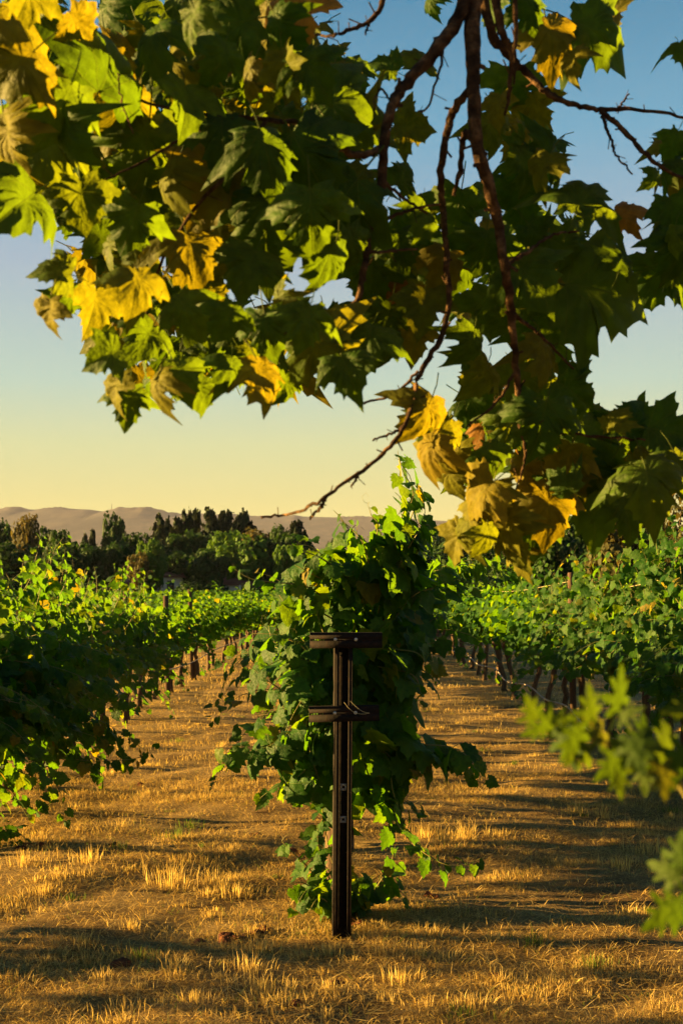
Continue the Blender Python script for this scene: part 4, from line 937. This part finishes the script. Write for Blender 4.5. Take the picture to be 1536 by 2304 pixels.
# hero leaves: px, py, blade length px, tip direction (deg clockwise from up), yaw (+ = faces right), pitch, depth, turning
HL = [(960, 1010, 180, 215, -45), (1010, 1075, 170, 180, -40), (1060, 1150, 180, 230, -45), (1105, 1120, 170, 190, -50), (1030, 1215, 160, 205, -45), (1140, 1180, 170, 165, -42), (1165, 1250, 140, 160, -50), (1095, 1210, 150, 185, 30), (1190, 1120, 170, 175, -40),(835, 620, 200, 190, 5), (860, 700, 190, 170, 0), (825, 765, 200, 200, 8), (790, 555, 200, 180, 30), (900, 555, 180, 160, 0), (880, 790, 170, 190, 35), (700, 480, 230, 190, 0), (930, 760, 170, 170, 2),(60, 60, 230, 150, 45), (35, 150, 230, 230, 5), (15, 320, 260, 190, -50), (110, 330, 270, 190, 20), (50, 455, 270, 215, 42), (185, 450, 210, 170, 5), (248, 150, 270, 15, 40), (340, 80, 210, 180, -30), (372, 400, 200, 165, -58), (248, 560, 150, 178, -55),
      (520, 50, 250, 250, 0), (180, 60, 180, 130, 35), (430, 40, 180, 210, -35), (640, 160, 200, 172, -45), (560, 165, 160, 205, -40), (770, 240, 300, 120, 4), (700, 160, 200, 140, -5), (600, 480, 340, 185, 0), (760, 460, 310, 205, 5), (480, 410, 300, 205, 0), (690, 360, 280, 150, 2), (330, 330, 260, 180, 25), (420, 230, 220, 190, 38),
      (740, 590, 200, 190, 35), (130, 610, 150, 268, 32), (213, 690, 190, 178, 42), (112, 705, 150, 195, -48), (310, 640, 200, 195, 30), (262, 875, 160, 192, -55), (345, 865, 170, 195, -55), (288, 905, 160, 190, 10), (405, 845, 180, 165, 5), (452, 880, 140, 150, 35), (520, 825, 150, 195, 32), (590, 845, 200, 172, 28), (640, 865, 150, 180, 40),
      (730, 790, 250, 140, 2), (780, 830, 190, 150, -5), (622, 665, 120, 20, -58), (662, 692, 110, 60, -50), (420, 700, 200, 160, 5), (510, 720, 180, 200, 10), (240, 800, 160, 250, 10), (330, 760, 180, 200, 38), (470, 640, 150, 150, 5), (600, 740, 190, 170, 0), (690, 720, 170, 190, 5), (300, 500, 200, 190, 15), (140, 240, 240, 200, 40), (500, 300, 230, 170, -8), (600, 340, 230, 160, 15), (430, 560, 220, 180, 8), (560, 600, 200, 190, 0),
      (945, 130, 160, 25, 5), (870, 150, 130, 290, 10), (920, 285, 170, 110, 0), (905, 395, 150, 40, 8), (1240, 80, 230, 165, 4), (1340, 70, 270, 105, 0), (1385, 25, 150, 60, -45), (1285, 140, 150, 170, -48), (1190, 20, 150, 160, 5), (1107, 20, 150, 180, -52), (965, 5, 90, 190, -50), (1205, 240, 170, 180, -38), (1245, 335, 200, 65, 40), (1180, 370, 190, 150, 38), (1110, 290, 170, 160, 30), (1120, 240, 150, 200, -40), (1170, 450, 220, 170, 0),
      (960, 490, 160, 190, 46), (1030, 470, 220, 190, 0), (1310, 440, 230, 22, 0), (1412, 475, 130, 70, -30, 0, 3.0, 1), (1345, 650, 340, 112, 0), (1400, 580, 150, 30, 40), (1512, 320, 130, 200, -10), (1510, 480, 180, 170, 2), (1475, 630, 220, 200, 0), (1470, 400, 100, 200, 30), (1000, 590, 220, 190, 0), (900, 610, 190, 170, 5), (1060, 775, 170, 182, 44), (1190, 620, 240, 160, 0), (1270, 560, 220, 140, 5), (1090, 560, 200, 180, 0), (950, 690, 200, 190, 2), (1100, 690, 210, 170, 0), (1230, 730, 220, 150, 2), (870, 720, 180, 200, 5),
      (1285, 880, 210, 110, 4), (1090, 840, 170, 205, 40), (960, 930, 220, 195, 36), (985, 1030, 190, 200, -42), (1025, 1040, 170, 195, -50), (1080, 1110, 190, 245, -40), (1045, 1190, 170, 200, -48), (1150, 1215, 190, 158, -52), (1125, 1160, 150, 170, -45), (1172, 1060, 150, 190, -52), (1240, 1085, 100, 170, -50), (1110, 1030, 170, 170, 20), (1220, 950, 240, 190, 0), (1330, 1000, 270, 150, 0), (1335, 1120, 280, 185, 0), (1235, 1150, 230, 172, 0), (1420, 950, 190, 40, 2), (1385, 945, 120, 30, -45), (1460, 1080, 250, 165, 0), (1500, 970, 220, 110, 0), (1410, 1150, 200, 160, 15), (1180, 860, 220, 180, 0), (1150, 960, 190, 190, 2), (1290, 1060, 240, 175, 0), (1200, 1200, 190, 175, 5), (1530, 1050, 200, 150, 5), (1530, 560, 200, 200, 5), (1532, 110, 110, 180, 0),
      (672, 30, 220, 190, -38, 0, 2.6, 1), (625, 60, 170, 170, -42), (875, 660, 110, 190, -40, 0, 2.9, 1), (380, 140, 170, 160, -45), (60, 0, 200, 190, 40), (150, 300, 200, 160, -48), (500, 130, 180, 190, 35), (290, 230, 200, 200, 42)]
def leaf_pose(tipdeg, yaw, pitch):
    n = np.array([math.sin(R(yaw)) * math.cos(R(pitch)), -math.cos(R(yaw)) * math.cos(R(pitch)), math.sin(R(pitch))])
    t = np.array([math.sin(R(tipdeg)), 0, math.cos(R(tipdeg))])
    return frames(n[None], t[None])[0]
leafs = []
for h in HL:
    px, py, s, td, yaw = h[:5]; pitch = h[5] if len(h) > 5 and h[5] else random.uniform(-25, 25); turn = h[7] if len(h) > 7 else 0
    d = (2.35 + random.uniform(-.18, .2) if px < 830 else 2.78 + random.uniform(-.1, .3)) if len(h) < 7 else h[6]
    rot = leaf_pose(td + random.uniform(-15, 15), yaw + random.uniform(-8, 8), pitch); size = s / FPX * d * ((.50 if px < 830 else .46) + (.05 if s >= 230 else 0) + (.04 if yaw < -35 and py > 950 and px > 900 else 0))
    leafs.append((at(px, py, d) - rot @ np.array([0, .42, 0]) * size, rot, size, turn or (2 if yaw < -30 and (py > 900 or random.random() < .6) else 0)))  # leaves facing the sun side get the copy with painted-in sunlight
POLY1 = [(0, 0), (600, 0), (720, 60), (800, 120), (850, 220), (860, 330), (850, 520), (780, 560), (640, 540), (600, 590), (430, 560), (400, 640), (690, 700), (860, 690), (850, 790), (800, 850), (690, 840), (640, 890), (560, 880), (480, 870), (430, 910), (290, 930), (235, 860), (215, 790), (205, 730), (120, 720), (110, 630), (200, 560), (120, 515), (0, 510)]
POLY2 = [(1090, 60), (1180, 180), (1270, 300), (1270, 380), (1190, 460), (1300, 420), (1430, 480), (1400, 560), (1410, 700), (1300, 740), (1330, 880), (1400, 930), (1536, 950), (1536, 1130), (1400, 1170), (1250, 1190), (1180, 1200), (1080, 1170), (1030, 1090), (970, 1060), (940, 960), (1010, 880), (920, 780), (850, 790), (840, 700), (880, 600), (850, 560), (890, 480), (960, 440), (1060, 430), (1095, 300)]
POLY3 = [(1470, 310), (1560, 290), (1560, 660), (1470, 640), (1490, 480)]
def fill(poly, n, dlo, dhi, smin, smax):
    xs = [p[0] for p in poly]; ys = [p[1] for p in poly]; c = 0
    while c < n:
        px, py = random.uniform(min(xs), max(xs)), random.uniform(min(ys), max(ys))
        if not all(inpoly(np.array(px + u), np.array(py + v), poly) for u, v in ((0, 0), (30, 0), (-30 if px > 40 else 0, 0), (0, 36), (0, -25 if py > 40 else 0))): continue
        d = random.uniform(dlo, dhi); c += 1
        yaw = random.choice([random.uniform(-75, -35), random.uniform(-20, 20), random.uniform(20, 60), random.uniform(-180, 180)])
        rot = leaf_pose(random.gauss(180, 55), yaw, random.uniform(-40, 45)); size = random.uniform(smin, smax) / FPX * d * .50
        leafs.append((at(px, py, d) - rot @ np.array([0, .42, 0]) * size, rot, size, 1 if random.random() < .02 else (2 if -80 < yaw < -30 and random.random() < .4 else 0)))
fill(POLY1, 400, 2.6, 3.9, 90, 180); fill(POLY2, 125, 2.8, 4.0, 90, 175); fill(POLY3, 16, 2.8, 3.4, 80, 160)
order = list(range(len(HL))) + sorted(range(len(HL), len(leafs)), key=lambda q: -leafs[q][2] / leafs[q][0][1])
for q in order[:300]:
    pos, rot, size, turn = leafs[q]
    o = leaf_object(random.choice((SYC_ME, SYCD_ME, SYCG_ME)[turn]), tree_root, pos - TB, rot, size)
    if turn == 1: o['label'] = 'orange-brown turning leaf'
mb = MB()
rest = order[300:]
for v in range(12):
    s = [leafs[q] for q in rest if q % 12 == v]
    if s: stamp(mb, SYC[v], np.array([p[0] for p in s]) - TB, np.array([p[1] for p in s]), np.array([p[2] for p in s]), rng.uniform(0, 1, len(s)))
tag(mb.build('foliage', M_SYC, tree_root, True), kind='stuff')

# ---- leafy sapling at the right edge, close to the camera
SB = np.array([.46, 1.25, 0.]); sap = empty('sapling', SB); tag(sap, 'blurred young green sapling with lobed leaves close to the camera at right', 'sapling')
SAPL = [(1195, 1600, 100, 330, 30), (1215, 1640, 110, 260, 35), (1330, 1590, 120, 350, 35), (1345, 1640, 130, 10, 40), (1395, 1560, 150, 10, 45), (1410, 1605, 90, 80, -45), (1275, 1680, 130, 150, -40), (1290, 1665, 130, 200, 30), (1310, 1690, 140, 130, 30), (1405, 1690, 120, 300, -30), (1430, 1690, 130, 160, -25), (1375, 1720, 120, 230, 30),
        (1470, 1690, 150, 10, 35), (1500, 1680, 160, 20, 40), (1450, 1740, 120, 190, -40), (1530, 1720, 150, 200, 10), (1390, 1750, 110, 170, 5), (1490, 1750, 120, 180, 10), (1250, 1620, 110, 90, 0), (1500, 1960, 130, 290, -35), (1530, 1920, 130, 10, -40), (1490, 2060, 140, 240, 30), (1525, 2050, 120, 200, 35), (1535, 1600, 110, 270, 20), (1450, 1650, 110, 20, 30)]
for stem in ([(1640, 1990, 1.30), (1570, 1760, 1.28), (1440, 1690, 1.25), (1330, 1660, 1.22), (1240, 1640, 1.20)], [(1640, 1990, 1.30), (1580, 1850, 1.25), (1500, 1720, 1.22), (1420, 1640, 1.20), (1395, 1570, 1.20)], [(1650, 2080, 1.30), (1560, 1990, 1.26), (1500, 2000, 1.22)], [(1650, 2150, 1.30), (1560, 2060, 1.26), (1490, 2065, 1.22)]):
    mb = MB(); P = [at(*p) - SB for p in stem]; P = [np.array([.12, .1, 0]), np.array([.10, .08, .5])] + P if stem[0][1] == 1990 else P
    mb.tube(spline(P, 24), np.linspace(.008, .002, 24), 6); mb.build('stem', M_SHOOT, sap, True)
for (px, py, s, td, yaw) in SAPL:
    s *= .72; d = 1.08 + random.uniform(-.05, .07); rot = leaf_pose(td, yaw, random.uniform(-20, 25)); size = s / FPX * d
    leaf_object(random.choice(SAP_ME), sap, at(px, py, d) - rot @ np.array([0, .4, 0]) * size - SB, rot, size)

# ---- fallen leaves
LF = [(545, 2105), (520, 2115), (490, 2112), (570, 2098), (600, 2090), (470, 2120), (672, 2262), (765, 2205), (1115, 2200), (250, 1905), (70, 1908), (45, 1915), (90, 1915), (110, 1905), (660, 1920), (680, 1925), (640, 1915), (310, 1760), (800, 2085), (790, 2075), (960, 2010), (985, 2015), (575, 1875), (560, 1880), (1535, 2200), (280, 2180)]
for (px, py) in LF:
    d = CAMZ * FPX / (py - HORIZON); x = (px - 768) / FPX * d + random.uniform(-.02, .02)
    rot = frames(np.array([[random.uniform(-.5, .3), random.uniform(-.7, .1), 1]]), np.array([[random.gauss(0, 1), random.gauss(0, 1), 0]]))[0]
    me = LIT_ME = bpy.data.meshes.get('fallen_leaf') or tmpl_mesh(syc_template(70), 'fallen_leaf', M_LITTER)
    o = leaf_object(me, None, np.array([x, d, float(gh(np.array(x), np.array(d))) + .02]), rot, random.uniform(.04, .085), 'fallen_leaf')
    tag(o, 'curled reddish-brown fallen leaf lying on the dry grass', 'leaf', 'fallen leaves on the grass')

# ---- unseen tree and shrub added beyond the left edge to shade leaves and foreground
def shade_tree(x, y, h, w, seed, cards, cs, bottom, name, label, cat):
    o = empty(name, (x, y, 0)); tag(o, label, cat)
    me = crown_mesh(seed, M_SYC, [b for b in round_blobs(seed, 34, 1.0, bottom, .5) if b[2] > bottom], cards, cs, name='crown'); c = link('crown', me, o); c.scale = (w, w, h); tag(c, kind='stuff')
    t = link('trunk', TRUNKS[0], o); t.scale = (h * .3, h * .3, h)
    return o
shade_tree(-10.5, 5.0, 7.6, 4.8, 61, 520, .036, .56, 'sycamore_tree', 'unseen leafy sycamore added left of the view to cast shade', 'tree')
shade_tree(-6.4, 5.9, 1.35, 3.0, 62, 460, .045, .1, 'shrub', 'unseen low shrub added left of the view to shade the foreground', 'shrub')

# ------------------------------------------------------------------ haze
hz = MB(); hz.box((-9000, -1500, -3), (9000, 9500, HILLTOP + 60))
m, N, L_ = material('haze_air'); v = N.new('ShaderNodeVolumePrincipled'); v.inputs['Color'].default_value = (.64, .66, .92, 1); v.inputs['Density'].default_value = 2.4e-5
o_ = N.new('ShaderNodeOutputMaterial'); L_.new(v.outputs[0], o_.inputs['Volume'])
tag(hz.build('haze', m), 'thin warm evening haze over the valley', 'haze', kind='stuff')
